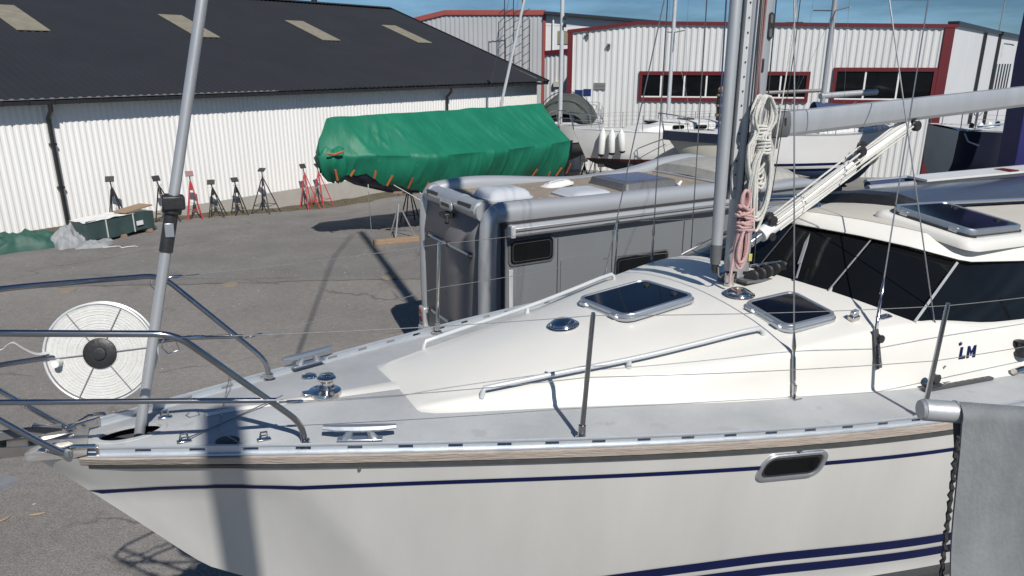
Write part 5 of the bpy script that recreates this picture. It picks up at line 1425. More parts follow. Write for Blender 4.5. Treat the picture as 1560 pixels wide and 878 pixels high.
bm_ = rvb(G().bx(-.16, .12, .05, WY-.05, .38, .66), 'bumper', M['rv'], bevel=.05, bseg=3)
rvb(G().bx(.0, 6.2, .1, WY-.1, .36, .44), 'floor', M['black'])
for x in (1.06, 1.98, 3.3): rvb(G().bx(x-.005, x+.005, .027, .036, .5, 2.34), 'panel_seam', M['seal'], smooth=0)
rvb(G().bx(.3, 6.0, .024, .036, .98, 1.02), 'side_trim', M['darkgrey'], bevel=.003)
for x in (.62, 2.9): rvb(G().bx(x-.05, x+.05, .012, .036, .72, .76), 'marker_light', M['orange'], bevel=.004)
vt_ = rvb(G().bx(2.35, 2.75, .02, .036, .62, .92), 'vent', M['alu_white'], bevel=.005)
for k in range(5): rvb(G().bx(2.39, 2.71, .014, .022, .66+.05*k, .675+.05*k), 'vent_slot', M['black'], vt_, smooth=0)
rvb(G().bx(-.052, -.038, .62, 1.12, .70, .82), 'number_plate', M['white'], bevel=.003)
# cab with sloping bonnet
rings = []
for x, z, w in ((6.0, 2.72, 0), (6.35, 2.6, .02), (6.55, 2.2, .06), (6.8, 1.6, .1), (7.35, 1.2, .14), (7.6, .95, .2), (7.62, .4, .22)):
    rings.append([Vector((x, .06+w, .36)), Vector((x, .04+w, min(z, 1.0))), Vector((x, .10+w, z-.05)), Vector((x, .25+w, z)), Vector((x, WY-.25-w, z)), Vector((x, WY-.10-w, z-.05)), Vector((x, WY-.04-w, min(z, 1.0))), Vector((x, WY-.06-w, .36))])
rvb(G().loft(rings), 'cab', M['rv'], smooth=50)
rvb(G().loft([[Vector((x, y, z)) for y in (.3, WY-.3)] for x, z in ((6.40, 2.57), (6.60, 2.17), (6.84, 1.64))], closed=False, caps=False), 'windscreen', M['glass'])
for x in (1.5, 6.6):
    for y in (.24, WY-.24):
        wv = rvb(G().lathe([(0, -.1), (.30, -.1), (.33, -.07), (.33, .07), (.30, .1), (0, .1)], (x, y, .33), 24, Matrix.Rotation(R(90), 4, 'X')), 'wheel', M['tyre'])
        rvb(G().lathe([(0, -.105), (.19, -.105), (.20, .105), (0, .105)], (x, y, .33), 18, Matrix.Rotation(R(90), 4, 'X')), 'hubcap', M['stand_w'], wv)
# hood over the cab bed, stained, and a rear-swept fin on the far side
rings = []
for x, z in ((4.30, 2.79), (4.36, 2.93), (4.9, 3.0), (5.5, 2.97), (6.0, 2.86), (6.35, 2.62)):
    rings.append([Vector((x+(.0 if i else 0), y, zz)) for i, (y, zz) in enumerate(((.26, min(z, 2.76)), (.30, z-.07), (.5, z), (WY/2, z+.025), (WY-.5, z), (WY-.3, z-.07), (WY-.26, min(z, 2.76))))])
rvb(G().loft(rings, closed=False, caps=False), 'cab_hood', M['rv_cap'], smooth=40)
rvb(G().bx(4.24, 4.31, .3, WY-.3, 2.76, 2.80), 'hood_edge', M['rv'], bevel=.01)
# roof fittings
def dome(x, y, w, l, h, m, label=None, tilt=0, name='roof_vent'):
    z0 = 2.775
    P = lambda k, z: [Vector((x+a, y+b, z0+z+tilt*a)) for a, b in rrect(l-2*k, w-2*k, max(.02, .09-k*.4), 5)]
    o = rvb(G().loft([P(-.03, 0), P(-.03, .02), P(0, .03), P(.02, .03+h*.45), P(.07, .03+h*.8), P(.16, .03+h)]), name, m, smooth=50)
    if label: o['label'] = label
    return o
dome(.75, 1.02, .60, .66, .115, M['dome'], 'milky domed roof vent nearest the rear')
dome(1.85, .62, .62, .66, .06, M['dome'], 'low milky roof vent')
o = dome(1.95, 1.45, .24, .46, .05, M['white'], 'small white roof box', .12)
hz = rvb(G().loft([[Vector((3.05+a, .98+b, 2.775+z)) for a, b in rrect(1.0-2*k, .95-2*k, .05, 4)] for k, z in ((-.02, 0), (0, .03), (.02, .10), (.07, .115))]), 'skylight', M['darkgrey'], smooth=40)
P = [Vector((3.05+a, .98+b, 2.893)) for a, b in rrect(.80, .75, .05, 4)]
rvb(G().add(P, [tuple(range(len(P)))]), 'pane', M['solar'], hz, smooth=0, recalc=False)
rvb(G().tube([(3.5, .44, 2.80), (3.56, .44, 2.86)], [.03, .02], 8), 'aerial_base', M['white'])

# ================================================================== GREEN-COVERED BOAT
gb = empty('covered_yacht', (-4.75, 18.5, 0), R(45.4), 'yacht wrapped in a green tarpaulin with orange straps, standing in front of the warehouse', 'covered boat')
def gwid(x): return interp([(-.1, .04), (.3, .28), (1.2, .72), (2.6, 1.18), (4.5, 1.42), (7, 1.35), (9.0, 1.05)], x)
# navy hull below the cover
rings = []
for x in [0.1+.36*i for i in range(25)]:
    w = gwid(x)*.80; dk = 2.15; kz = interp([(0, 1.95), (.8, 1.5), (2, 1.12), (4, .88), (6.5, .82), (9, 1.2)], x)
    rings.append([Vector((x, s*w*c, dk-(dk-kz)*q)) for s, seq in ((-1, ((1, 0), (.97, .35), (.80, .68), (.42, .92), (.0, 1))), (1, ((.42, .92), (.80, .68), (.97, .35), (1, 0)))) for c, q in seq])
G().loft(rings, closed=False, caps=False).build('hull', M['yn'], gb, smooth=50)
G().loft([[Vector((x0+(x1-x0)*(.5-.5*math.cos(2*PI*k/14)), math.sin(2*PI*k/14)*th, z)) for k in range(14)] for x0, x1, th, z in ((3.3, 6.0, .14, 1.0), (3.6, 5.8, .15, .05))]).build('keel', M['yn'], gb)
rs = random.Random(21)
from mathutils import noise as mn
def wr(p, a, f): return mn.noise(Vector((p[0]*f, p[1]*f, p[2]*f)))*a
# cover cross-section
def cover_ring(x):
    w = gwid(x)+.06
    gw = interp([(-.2, 2.42), (1, 2.30), (3, 2.2), (6, 2.18), (9, 2.22)], x)
    rd = interp([(-.2, 2.74), (.08, 3.24), (.3, 3.28), (4, 3.27), (8.3, 3.33), (8.7, 3.2), (9.05, 2.9)], x)
    bt = interp([(-.2, 1.9), (.4, 1.72), (.9, 1.80), (1.3, 1.50), (2.2, 1.22), (4, 1.12), (6.5, 1.0), (8.6, .98), (9.1, 1.15)], x)
    bt += .04*math.sin(x*4.1)+.04*abs(math.sin(x*4.7))
    half = []
    for k in range(15):      # ridge -> gunwale, slightly hollow between hoops
        u = k/14; y = w*u; z = lerp(rd, gw, u)-.07*math.sin(PI*u)*(1+.35*math.sin(x*2.1)); half.append((y, z))
    for k in range(1, 13):   # gunwale -> tucked under the hull
        u = k/12; y = w*(1-.02*math.sin(PI*u)-.34*u**2.2)+.03*math.sin(x*3+u*4); z = lerp(gw, bt, u); half.append((y, z))
    return half
rows = []
X = [-.18, -.12, -.02, .1, .25, .4]+[.5+.034*i for i in range(226)]
cr_rs = random.Random(5)
CREASE = [(cr_rs.uniform(.3, 8.3), cr_rs.uniform(.35, 1.3)*(1 if cr_rs.random() < .85 else -1), cr_rs.uniform(.018, .04), cr_rs.uniform(.02, .055), cr_rs.uniform(0, .6), cr_rs.uniform(.5, 1.0)) for _ in range(34)]
CREASE2 = [(cr_rs.uniform(.3, 8.3), cr_rs.uniform(-.9, .5), cr_rs.uniform(.02, .045), cr_rs.uniform(.025, .06), 0, 1) for _ in range(30)]
for x in X:
    H = cover_ring(x); row = []
    for s, seq in ((-1, list(reversed(H))), (1, H[1:])):
        for y, z in seq:
            depth = max(0, (2.3-z))
            # long diagonal creases plus small crumples
            cx_ = mn.noise(Vector((x*1.2+z*1.0, z*.5, s*3.0)))*.05+mn.noise(Vector((x*3.4+z*2.2, z*.8, s*5.0)))*.02
            if s < 0:
                top_ = z > 2.26
                for c_, sl_, w_, a_, z0_, z1_ in (CREASE if top_ else CREASE2):
                    zz_ = (3.3-z)/1.05 if top_ else (2.26-z)/1.1
                    if zz_ < z0_-.1 or zz_ > z1_+.1: continue
                    d_ = (x-c_)-sl_*zz_*(1 if top_ else .6)
                    if abs(d_) < .16: cx_ += a_*math.exp(-abs(d_)/w_)*math.sin(PI*min(1, max(0, (zz_-z0_+.05)/(z1_-z0_+.1))))
            cx_ += depth*.05*(.4-abs(mn.noise(Vector((x*3.1-z*.8, z*.8, 9+s)))))
            nose = .0
            yy = y+cx_*(1 if y > .1 else y*10)
            row.append(Vector((x+.03*math.sin(z*7)*(x < .5)-max(0, .5-x)*.35*max(0, z-2.3)*-.2, s*max(0.0, yy), z+cx_*.5)))
    rows.append(row)
g = G().loft(rows, closed=False, caps=False)
# end flaps
for ri, dx in ((0, -.03), (len(rows)-1, .08)):
    r0 = rows[ri]; c = Vector((r0[0].x+dx, 0, 2.3)); o = len(g.v); n_ = len(r0)
    mid_ = [p.lerp(c, .55)+Vector((dx*.5, 0, .05*math.sin(i*1.3))) for i, p in enumerate(r0)]
    g.v += [tuple(p) for p in r0+mid_]+[tuple(c)]
    for i in range(n_-1): g.f.append((o+i, o+i+1, o+n_+i+1, o+n_+i)); g.f.append((o+n_+i, o+n_+i+1, o+2*n_))
g.build('tarpaulin', M['tarp_g'], gb, smooth=55)
# bagged cloth hanging over the bow
g = G(); rings = []
for i, (x, z, rx, ry) in enumerate(((.25, 2.62, .12, .12), (.22, 2.5, .34, .36), (.18, 2.3, .46, .46), (.20, 2.08, .44, .44), (.25, 1.88, .40, .36), (.30, 1.72, .30, .22), (.30, 1.64, .1, .1))):
    rings.append([Vector((x+math.cos(a)*rx*(1-.22*abs(math.sin(a*3.5+i*.35))), math.sin(a)*ry*(1-.22*abs(math.sin(a*3.5+i*.35))), z+.05*math.sin(a*4+i))) for a in [2*PI*k/56 for k in range(56)]])
g.loft(rings).build('cloth_bag', M['tarp_g'], gb, smooth=80, recalc=True)
# orange webbing straps and white tie lines
for x, z0, ln in ((.55, 1.78, .30), (1.05, 1.72, .32), (1.45, 1.62, .22), (2.0, 1.50, .42), (2.5, 1.38, .34), (6.6, 1.18, .22), (7.3, 1.16, .26), (7.9, 1.10, .22), (8.4, 1.15, .2)):
    H = cover_ring(x)[15:]; k_ = len(H)-1
    (ya, za), (yb, zb_) = H[k_-(3 if int(x*10) % 2 else 4)], H[k_-1]
    G().bar((x+.03, -ya-.05, za+.02), (x-.05-.06*math.sin(x*5), -yb-.05, zb_-.05), .06, .014, (0, -1, .3)).build('strap', M['orange'], gb, bevel=.003)
G().tube([(-.14, -.32, 2.42), (.0, -.46, 2.40), (.22, -.50, 2.46)], .03, 6).build('strap', M['orange'], gb)
G().tube([(.12, -.30, 1.72), (.05, -.34, 2.0)], .03, 6).build('strap', M['orange'], gb)
for p, q in (((2.2, -1.0, 1.25), (2.35, -1.35, .85)), ((2.35, -1.35, .85), (2.9, -1.1, 1.3)), ((1.5, -.8, 1.5), (2.3, -1.3, .9)), ((.9, -.5, 1.55), (.75, -.75, .0))):
    G().tube([p, q], .010, 5).build('tie_line', M['rope_w'], gb)

# ================================================================== JACK STANDS
def jack(x, y, h, m, label, padrz=0, lean=(0, 0), spread=.34, tilt=35, group='jack stands lined up along the warehouse wall', wrap=0, padm=None, lower_pad=True, legs=4, z=None, screwm=None):
    z = gz(x, y) if z is None else z
    e = empty('jack_stand', (x, y, z), padrz, label, 'boat stand', group)
    top = Vector((lean[0], lean[1], h*.80))
    for k in range(legs):
        a = 2*PI*(k+.5)/legs; b = Vector((math.cos(a)*spread, math.sin(a)*spread, 0))
        G().tube([b, top+Vector((math.cos(a)*.03, math.sin(a)*.03, 0))], .019, 6).build('leg', m, e)
    g = G()
    for k in range(legs):
        a = 2*PI*(k+.5)/legs; a2 = 2*PI*(k+1.5)/legs; q = .25
        p0 = Vector((math.cos(a)*spread, math.sin(a)*spread, 0)).lerp(top, q); p1 = Vector((math.cos(a2)*spread, math.sin(a2)*spread, 0)).lerp(top, q); g.tube([p0, p1], .011, 5)
    g.build('brace', m, e)
    G().tube([top-Vector((0, 0, h*.16)), top+Vector((0, 0, .04))], .032, 8).build('collar', m, e)
    pt = top+Vector((lean[0]*.5, lean[1]*.5, h*.20))
    G().tube([top, pt-Vector((0, 0, .02))], .019, 6).build('screw', screwm or M['stand_k'], e)
    G().tube([top+Vector((-.09, 0, .06)), top+Vector((.09, 0, .06))], .009, 5).build('handle', M['stand_w'], e)
    mt = Matrix.Translation(pt) @ Matrix.Rotation(R(tilt), 4, 'X')
    pd_ = G().bx(-.115, .115, -.085, .085, -.014, .02, mt).build('pad', padm or M['pad'], e, bevel=.003)
    G().bx(-.04, .04, -.04, .04, -.035, -.012, mt).build('socket', M['stand_k'], pd_, smooth=0)
    return e
K, RD = M['stand_k'], M['stand_r']
def wallpt(px, off):
    q = W0+wdir*xw_at(px, 0)+wn*off; return q.x, q.y
jack(*wallpt(163, 0.8), 1.42, K, 'black jack stand leftmost of the row, behind the wrapped crate', 0.3, (-0.05, 0.05), 0.34, tilt=55)
jack(*wallpt(236, 0.8), 1.36, K, 'black jack stand just right of the wrapped crate', 1, (-0.1, 0.05), 0.36, tilt=65)
jack(*wallpt(277, 0.75), 1.45, RD, 'bright red jack stand directly behind the leaning forestay tube', 0.5, (0, 0), 0.3, tilt=60, padm=M['red'])
jack(*wallpt(312, 0.72), 1.15, K, 'short black jack stand first to the right of the forestay tube', 0.2, (-0.06, 0), 0.34, tilt=50)
jack(*wallpt(346, 0.7), 1.2, K, 'black jack stand with a raised pad, second to the right of the forestay tube', 0.7, (-0.03, 0), 0.3, tilt=45)
jack(*wallpt(384, 0.78), 1.5, K, 'tallest black jack stand with widely splayed legs, left of the two red ones', -0.2, (0, 0), 0.5, tilt=30)
jack(*wallpt(452, 0.7), 1.58, RD, 'red jack stand, left one of the pair near the green tarpaulin', 0.9, (-0.1, 0.02), 0.36, tilt=60)
jack(*wallpt(474, 0.62), 1.58, RD, 'red jack stand, right one of the pair near the green tarpaulin', 1.1, (-0.1, 0), 0.4, tilt=45)
# props under the green boat
g = empty('tripod_prop', (-3.05, 19.2, 0), 0, 'white three-legged prop under the bow of the green-covered boat', 'boat stand')
for k in range(3):
    a = 2*PI*k/3+.35; G().tube([(math.cos(a)*.42, math.sin(a)*.42, 0), (0, 0, .95)], .022, 6).build('leg', M['stand_w'], g)
G().tube([(0, 0, .8), (0, 0, 1.25)], .025, 8).build('screw', M['stand_w'], g)
G().bx(-.12, .12, -.1, .1, 1.25, 1.28).build('pad', M['wood'], g, bevel=.004)
for i, (x, y) in enumerate(((.5, 24.6), (-1.3, 24.4), (-3.1, 21.6), (-.6, 20.8))):
    jack(x, y, 1.3, K, ('black prop under the stern of the green-covered boat, near side', 'black prop on the far side of the green-covered boat', 'black prop behind the bow of the green-covered boat', 'black prop amidships beneath the green-covered boat')[i], .5, (0, 0), group='props under the green-covered boat', tilt=25)
tag(G().bx(-.75, .75, -.09, .09, 0, .13, Matrix.Translation((-2.95, 18.75, 0)) @ Matrix.Rotation(R(22), 4, 'Z')).build('timber_block', M['wood'], bevel=.01), 'long weathered timber lying under the tripod prop by the motorhome', 'timber')

# ================================================================== HEAPS BY THE WALL
def heap(x, y, L, W_, H, m, label, cat, seed, rz=0, fold=.16, name='tarp_heap'):
    rs = random.Random(seed); e = Vector((x, y, gz(x, y)))
    def fn(u, v):
        a = u*2-1; b = v*2-1; rr_ = max(0, 1-abs(a)**2.6)*max(0, 1-abs(b)**2.4)
        n1 = .6*mn.noise(Vector((a*2.0+seed, b*1.6, seed)))
        ridge = .45-abs(mn.noise(Vector((a*2.4+seed*1.7+b, b*1.2, 4.2))))-.6*abs(mn.noise(Vector((a*4.4-b*1.6, b*2.0+a, seed))))
        z = H*rr_**.55*(.72+fold*2.2*n1+.55*ridge)
        edge = 1+.10*mn.noise(Vector((a*3, b*3, seed+5)))
        return Vector((a*L/2*edge, b*W_/2*edge+.06*n1, max(.0, z)))
    o = G().grid(fn, 64, 34).build(name, m, None, smooth=45); o.location = e; o.rotation_euler = (0, 0, rz)
    return tag(o, label, cat)
wa_ = math.atan2(1, .773)
heap(-12.95, 18.0, 2.6, 1.05, .50, M['tarp_g2'], 'crumpled faded green tarpaulin lying at the wall, left edge', 'tarpaulin', 3, wa_-.25)
heap(-11.55, 18.75, 1.35, .95, .55, M['tarp_lt'], 'crumpled light grey cover heaped between the green tarpaulin and the crate', 'cover', 8, wa_, .24)
heap(-10.95, 18.35, .8, .5, .16, M['tarp_lt'], 'small flap of grey cloth spread on the asphalt before the crate', 'cloth', 12, .3, .2, 'cloth_flap')
cr_ = empty('wrapped_crate', (-10.95, 19.45, 0), R(63), 'long crate wrapped in dark green sheeting with white plastic on top, on a pallet', 'crate')
G().grid(lambda u, v: (lambda a, z: Vector((a[0], a[1], z)))([( -1.0+2.0*u, -.33-.02*math.sin(u*23)*(1-v))][0], .10+.50*v+.03*math.sin(u*9+1)), 40, 6).build('side_sheet', M['tarp_dk'], cr_)
G().bx(-1.0, 1.0, -.32, .34, .10, .58).build('box', M['tarp_dk'], cr_, bevel=.02)
G().grid(lambda u, v: Vector((-1.02+1.45*u, -.36+.72*v, .60+.035*mn.noise(Vector((u*6, v*4, 2)))+.06*u*(1-u))), 30, 12).build('white_sheet', M['white'], cr_)
G().bar((.15, -.1, .66), (1.05, .0, .72), .5, .03).build('board', M['wood'], cr_)
for x in (-.8, 0, .8): G().bx(x-.06, x+.06, -.4, .4, .0, .09).build('runner', M['wood'], cr_)
for x in (-.45, .35): G().bx(x-.012, x+.012, -.362, -.34, .10, .62).build('tape', M['web'], cr_, smooth=0)
G().bx(.42, .62, -.372, -.356, .26, .38).build('paper_label', M['sky_label'], cr_, smooth=0)
P = [Vector((-.6+.12*k, -.7+.09*math.sin(k*1.7), .015+.01*(k % 2))) for k in range(14)]
o = G().tube([Vector((-10.7, 18.9, 0))+p for p in P], .014, 5).build('rope_end', M['rope_w']); tag(o, 'loose pale rope lying on the asphalt before the grey cover', 'rope')

# ================================================================== YACHTS IN THE YARD
def yacht(name, loc, yaw, label, L, B_, zb, zs, zk, top, bottom, stripes=(), rail=None, trm=None, deckm=None, cabin=True, keel=True, rake=.9, stern=.75, dots=0, win=True, cab=(.25, .68)):
    """hull from bow (x=0) to transom (x=L); zb/zs sheer height at bow/stern, zk canoe bottom"""
    e = empty(name, loc, yaw, label, 'sailing yacht')
    def w(u): return B_/2*max(0.012, (1-(1-min(u/.55, 1))**2.1))*(1 if u < .55 else lerp(1, stern, ((u-.55)/.45)**1.6))
    def sh(u): return lerp(zb, zs, u)-.10*math.sin(PI*u)
    def kz(u): return lerp(zb-1.05, zk, min(1, u/.22)**.8) if u < .22 else lerp(zk, zk+.35, max(0, (u-.55)/.45)**1.5)
    N = 34
    def pt(u, q, side):      # q 0 sheer .. 1 keel
        z0, z1 = sh(u), kz(u); z = lerp(z0, z1, q)
        b = w(u)*(1-.10*q)*(1-max(0, (q-.45)/.55)**2.4)**.8 if q < 1 else 0
        x = L*u+(z0-z)*rake*math.exp(-u*6)
        return Vector((x, side*b, z))
    bands = [(0, 1, top)]
    zt = stripes[0] if stripes else None
    def section(za, zb_, nm, m):
        g = G()
        for side in (-1, 1):
            rows = []
            for i in range(N+1):
                u = i/N; z0, z1 = sh(u), kz(u)
                qa = min(1, max(0, (z0-min(z0, za))/(z0-z1))); qb = min(1, max(0, (z0-max(z1, zb_))/(z0-z1)))
                rows.append([pt(u, lerp(qa, max(qa, qb), j/8), side) for j in range(9)])
            o = len(g.v); g.v += [tuple(p) for r in rows for p in r]
            for i in range(N):
                for j in range(8): a = o+i*9+j; q = (a, a+1, a+10, a+9); g.f.append(q if side < 0 else tuple(reversed(q)))
        r0 = [pt(1, q/8*1.0, -1) for q in range(9)]
        return g, nm, m
    wl, cols = stripes
    edges = [9]+[c[0] for c in cols]+[-1]
    for k in range(len(edges)-1):
        nm, m = ('hull', top) if k == 0 else (cols[k-1][2], cols[k-1][1])
        g, nm, m = section(edges[k], edges[k+1], nm, m)
        if True:
            g0 = g; g = G() if trm else g
            za, zc_ = min(edges[k], sh(1)), min(sh(1), max(edges[k+1], kz(1)))
            A = []
            for j in range(9):
                z = lerp(za, zc_, j/8); q = (sh(1)-z)/(sh(1)-kz(1)); A.append(pt(1, min(1, max(0, q)), -1))
            B2_ = [Vector((p.x, -p.y, p.z)) for p in A]; o = len(g.v); g.v += [tuple(p) for p in A+B2_]
            for j in range(8): g.f.append((o+j, o+9+j, o+10+j, o+j+1))
        if trm: g.build('transom', trm, e, smooth=50, recalc=False); g = g0
        g.build(nm, m, e, smooth=50, recalc=False)
    if rail:
        g = G()
        for side in (-1, 1):
            g.loft([[pt(i/N, 0, side)+Vector((0, side*o, z)) for o, z in ((-.01, .02), (.012, .02), (.014, -rail[0]), (-.01, -rail[0]))] for i in range(N+1)])
        g.build('sheer_band', rail[1], e)
    dm = deckm or M['yw']
    G().grid(lambda u, v: (lambda a: Vector((L*a, (v*2-1)*w(a)*.99, sh(a)+.05*(1-(v*2-1)**2)+.004)))(u*.999+.0005), N, 8).build('deck', dm, e)
    g = G()
    for side in (-1, 1): g.tube([pt(i/N, 0, side)+Vector((0, -side*.02, .03)) for i in range(N+1)], .016, 5)
    g.build('toe_rail', M['alu_dull'], e)
    if cabin:
        c0, c1 = cab; rings = []
        for i in range(13):
            a = lerp(c0, c1, i/12); hh = .34*min(1, (i+.2)/4)*(1 if i < 12 else 1); ww = min(w(a)*.68, B_*.33)
            z = sh(a)+.03; rings.append([Vector((L*a, y*ww, z+hh*k)) for y, k in ((-1.06, 0), (-.98, .75), (-.88, .93), (-.4, 1.08), (0, 1.12), (.4, 1.08), (.88, .93), (.98, .75), (1.06, 0))])
        g = G().loft(rings, closed=False, caps=False); n_ = len(rings[-1]); o = len(g.v); g.v += [tuple(p) for p in rings[-1]]; g.f.append(tuple(range(o, o+n_)))
        cbn = g.build('coachroof', M['yw'], e, smooth=35)
        if win:
            for side in (-1, 1):
                for a in (.42, .52, .61):
                    if a > c1-.04: continue
                    ww = min(w(a)*.68, B_*.33)*1.035; z = sh(a)+.20
                    G().loft([[Vector((L*a+p*.9, side*(ww+o_), z+q)) for p, q in rrect(.48, .13, .05, 3)] for o_ in (-.02, .008)]).build('window', M['glass'], cbn, smooth=0)
        for a in (c0+.10, c0+.25):
            z = sh(a)+.03+.34*min(1, ((a-c0)/(c1-c0)*12+.2)/4)*1.12
            G().loft([[Vector((L*a+p, q, z+zz)) for p, q in rrect(.5, .5, .06, 3)] for zz in (-.02, .035)]).build('hatch', M['smoke'], cbn, smooth=30)
    if keel:
        G().loft([[Vector((x0+(x1-x0)*(.5-.5*math.cos(2*PI*k/12)), math.sin(2*PI*k/12)*th, z)) for k in range(12)] for x0, x1, th, z in ((L*.34, L*.58, .12, zk+.1), (L*.38, L*.56, .14, -.2))]).build('keel', bottom, e)
    # pulpit and stanchions with lifelines
    pp = G()
    for side in (-1, 1):
        pp.tube([pt(.10, 0, side)+Vector((0, 0, .02)), pt(.085, 0, side)+Vector((0, 0, .50)), Vector((-.10, side*.10, zb+.58)), Vector((-.18, 0, zb+.58))], .014, 5)
        pp.tube([Vector((.03, side*.03, zb)), Vector((-.12, side*.09, zb+.57))], .014, 5)
        pp.tube([pt(.10, 0, side)+Vector((0, 0, .28)), Vector((-.04, side*.05, zb+.30))], .011, 5)
    pp.build('pulpit', M['steel_tube'], e)
    for side in (-1, 1):
        P = [pt(.088, 0, side)+Vector((0, 0, .50))]
        for a in (.26, .44, .62, .80, .96):
            b = pt(a, 0, side)+Vector((0, -side*.05, 0)); t_ = b+Vector((0, 0, .58)); P.append(t_)
            G().tube([b, t_], .012, 5).build('stanchion', M['steel_tube'], e)
        G().tube(P, .004, 4).build('lifeline', M['wire'], e); G().tube([p-Vector((0, 0, .28)) for p in P], .004, 4).build('lifeline', M['wire'], e)
    if True:
        g = G(); g.tube([pt(1, 0, -1)+Vector((-.05, .05, 0)), pt(1, 0, -1)+Vector((-.02, .05, .6)), pt(1, 0, 1)+Vector((-.02, -.05, .6)), pt(1, 0, 1)+Vector((-.05, -.05, 0))], .013, 5)
        g.tube([pt(.93, 0, -1)+Vector((0, .05, .6)), pt(1, 0, -1)+Vector((-.02, .05, .6))], .013, 5); g.build('pushpit', M['steel_tube'], e)
        G().tube([(L*.9, -.25, zs+.02), (L*.9, -.25, zs+.5)], .03, 6).tube([(L*.9+.0, -.25+math.cos(2*PI*k/16)*.32, zs+.6+math.sin(2*PI*k/16)*.32) for k in range(16)], .012, 5, closed=True).build('wheel_post', M['steel_tube'], e)
    for x, y in ((.2*L, .12), (.22*L, -.2)):
        G().lathe([(0, 0), (.06, 0), (.05, .07), (.07, .09), (0, .1)], (x+L*.5, y*4, sh(.6)+.12), 10).build('winch', M['chrome'], e)
    return e, pt, sh, w
def ymast(e, x, z, h, r, m, rake=0.0, spread=True, boomlen=0, bz=1.0, boomr=.06, side=0.0, fore=None, boomm=None):
    mt = Vector((x+rake*h, side*h, z+h))
    mm = G().tube([(x, 0, z), mt], r, 12).build('mast', m, e)
    if spread:
        for q in (.34, .67):
            c = Vector((x, 0, z)).lerp(mt, q); G().tube([c+Vector((.1, -.75, .05)), c, c+Vector((.1, .75, .05))], .02, 5).build('spreader', m, mm)
        for s in (-1, 1):
            G().tube([(x+.15, s*1.15, z-.35), (x+.15, s*.75, z+h*.34), (x+.1, s*.72, z+h*.67), mt], .0045, 4).build('shroud', M['wire'], e)
            G().tube([(x+.5, s*1.1, z-.35), (x, 0, z+h*.34)], .0045, 4).build('shroud', M['wire'], e)
    if fore: G().tube([fore, mt-Vector((0, 0, .2))], .007, 5).build('forestay', M['wire'], e)
    if boomlen:
        G().tube([(x+.1, 0, z+bz), (x+boomlen, 0, z+bz+.1)], boomr, 10).build('boom', boomm or m, e)
    return mm
# A: bow-on behind the green boat, with an olive hood
eA, ptA, shA, wA = yacht('sailing_yacht', (1.75, 27.4, 0), R(80), 'white yacht with an olive-grey canvas hood, half hidden by the green-covered boat', 7.0, 2.9, 2.32, 2.25, .75, M['yw'], M['ygrey'], ('wl', ((1.62, M['black'], 'boot_stripe'), (1.56, M['ygrey'], 'antifouled_bottom'))))
ymast(eA, .35, 2.3, 9.5, .075, M['alu_white'], 0, False)
for k, (z0) in enumerate((4.75, 5.0)): G().bx(.20, .34, -.16, -.06, z0+1.05, z0+1.18).build('mast_light', M['black'], eA, smooth=0)
rows = []
for x, w_, h in ((1.6, .75, .35), (1.75, .95, .80), (2.3, 1.08, 1.02), (3.2, 1.15, 1.08), (4.1, 1.15, .9), (4.7, 1.12, .42)):
    rows.append([Vector((x+.04*math.sin(a*6), math.cos(a)*w_*(1+.02*math.sin(x*7)), 2.32+math.sin(a)*h*(1+.03*math.sin(a*9+x)))) for a in [PI*k/16 for k in range(17)]])
hd = G().loft(rows, closed=False, caps=False).build('canvas_hood', M['hood'], eA, smooth=60)
for x in (1.75, 2.3): G().tube([Vector((x-.02, math.cos(a)*(1.0 if x < 2 else 1.13), 2.32+math.sin(a)*(.84 if x < 2 else 1.18))) for a in [PI*k/14 for k in range(15)]], .016, 6).build('hood_frame', M['steel_tube'], hd)
# B: white with fenders, red line
eB, ptB, shB, wB = yacht('sailing_yacht', (2.15, 26.0, 0), R(13), 'white yacht with a red waterline and three white fenders hanging at its bow', 8.6, 2.7, 2.34, 2.28, .72, M['yw'], M['yblk'], ('wl', ((1.32, M['red'], 'red_stripe'), (1.26, M['yblk'], 'antifouled_bottom'))), rake=.5)
ymast(eB, 3.6, 2.7, 8.5, .07, M['alu_white'], 0, True)
for k, (u, dy) in enumerate(((.105, -.02), (.135, -.08), (.17, -.04))):
    p = ptB(u, 0, -1)+Vector((0, -.14+dy, .12)); q = p+Vector((.02*(k-1)+.05*(k-1), -.04, -.92+.08*(k-1)))
    f = G().tube([p, p.lerp(q, .1), p.lerp(q, .2), p.lerp(q, .88), p.lerp(q, .96), q], [.02, .06, .115, .115, .07, .02], 14).build('fender', M['white'])
    f.parent = None; f.matrix_world = eB.matrix_basis.copy(); tag(f, ('white fender hanging at the bow of the red-lined yacht, left of three', 'white fender hanging at the bow of the red-lined yacht, middle of three', 'white fender hanging at the bow of the red-lined yacht, right of three')[k], 'fender', 'fenders on the red-lined yacht')
    q2 = G().tube([p.lerp(q, .90), p.lerp(q, .97), q], [.118, .08, .02], 12).build('end', M['black'], f)
# solar panels on a pole
spn = empty('solar_panels', (2.93, 31.0, 0), 0, 'two dark blue solar panels on a post above the canvas hood', 'solar panels')
for x in (-.17, .19):
    G().bx(x-.16, x+.16, -.02, .02, 3.22+.1*x, 3.52+.1*x, Matrix.Translation((0, 0, 0)) @ Matrix.Rotation(R(0), 4, 'X')).build('panel', M['solar'], spn, bevel=.006)
G().tube([(0, .05, 0), (0, .05, 3.5)], .03, 6).build('post', M['stand_w'], spn)
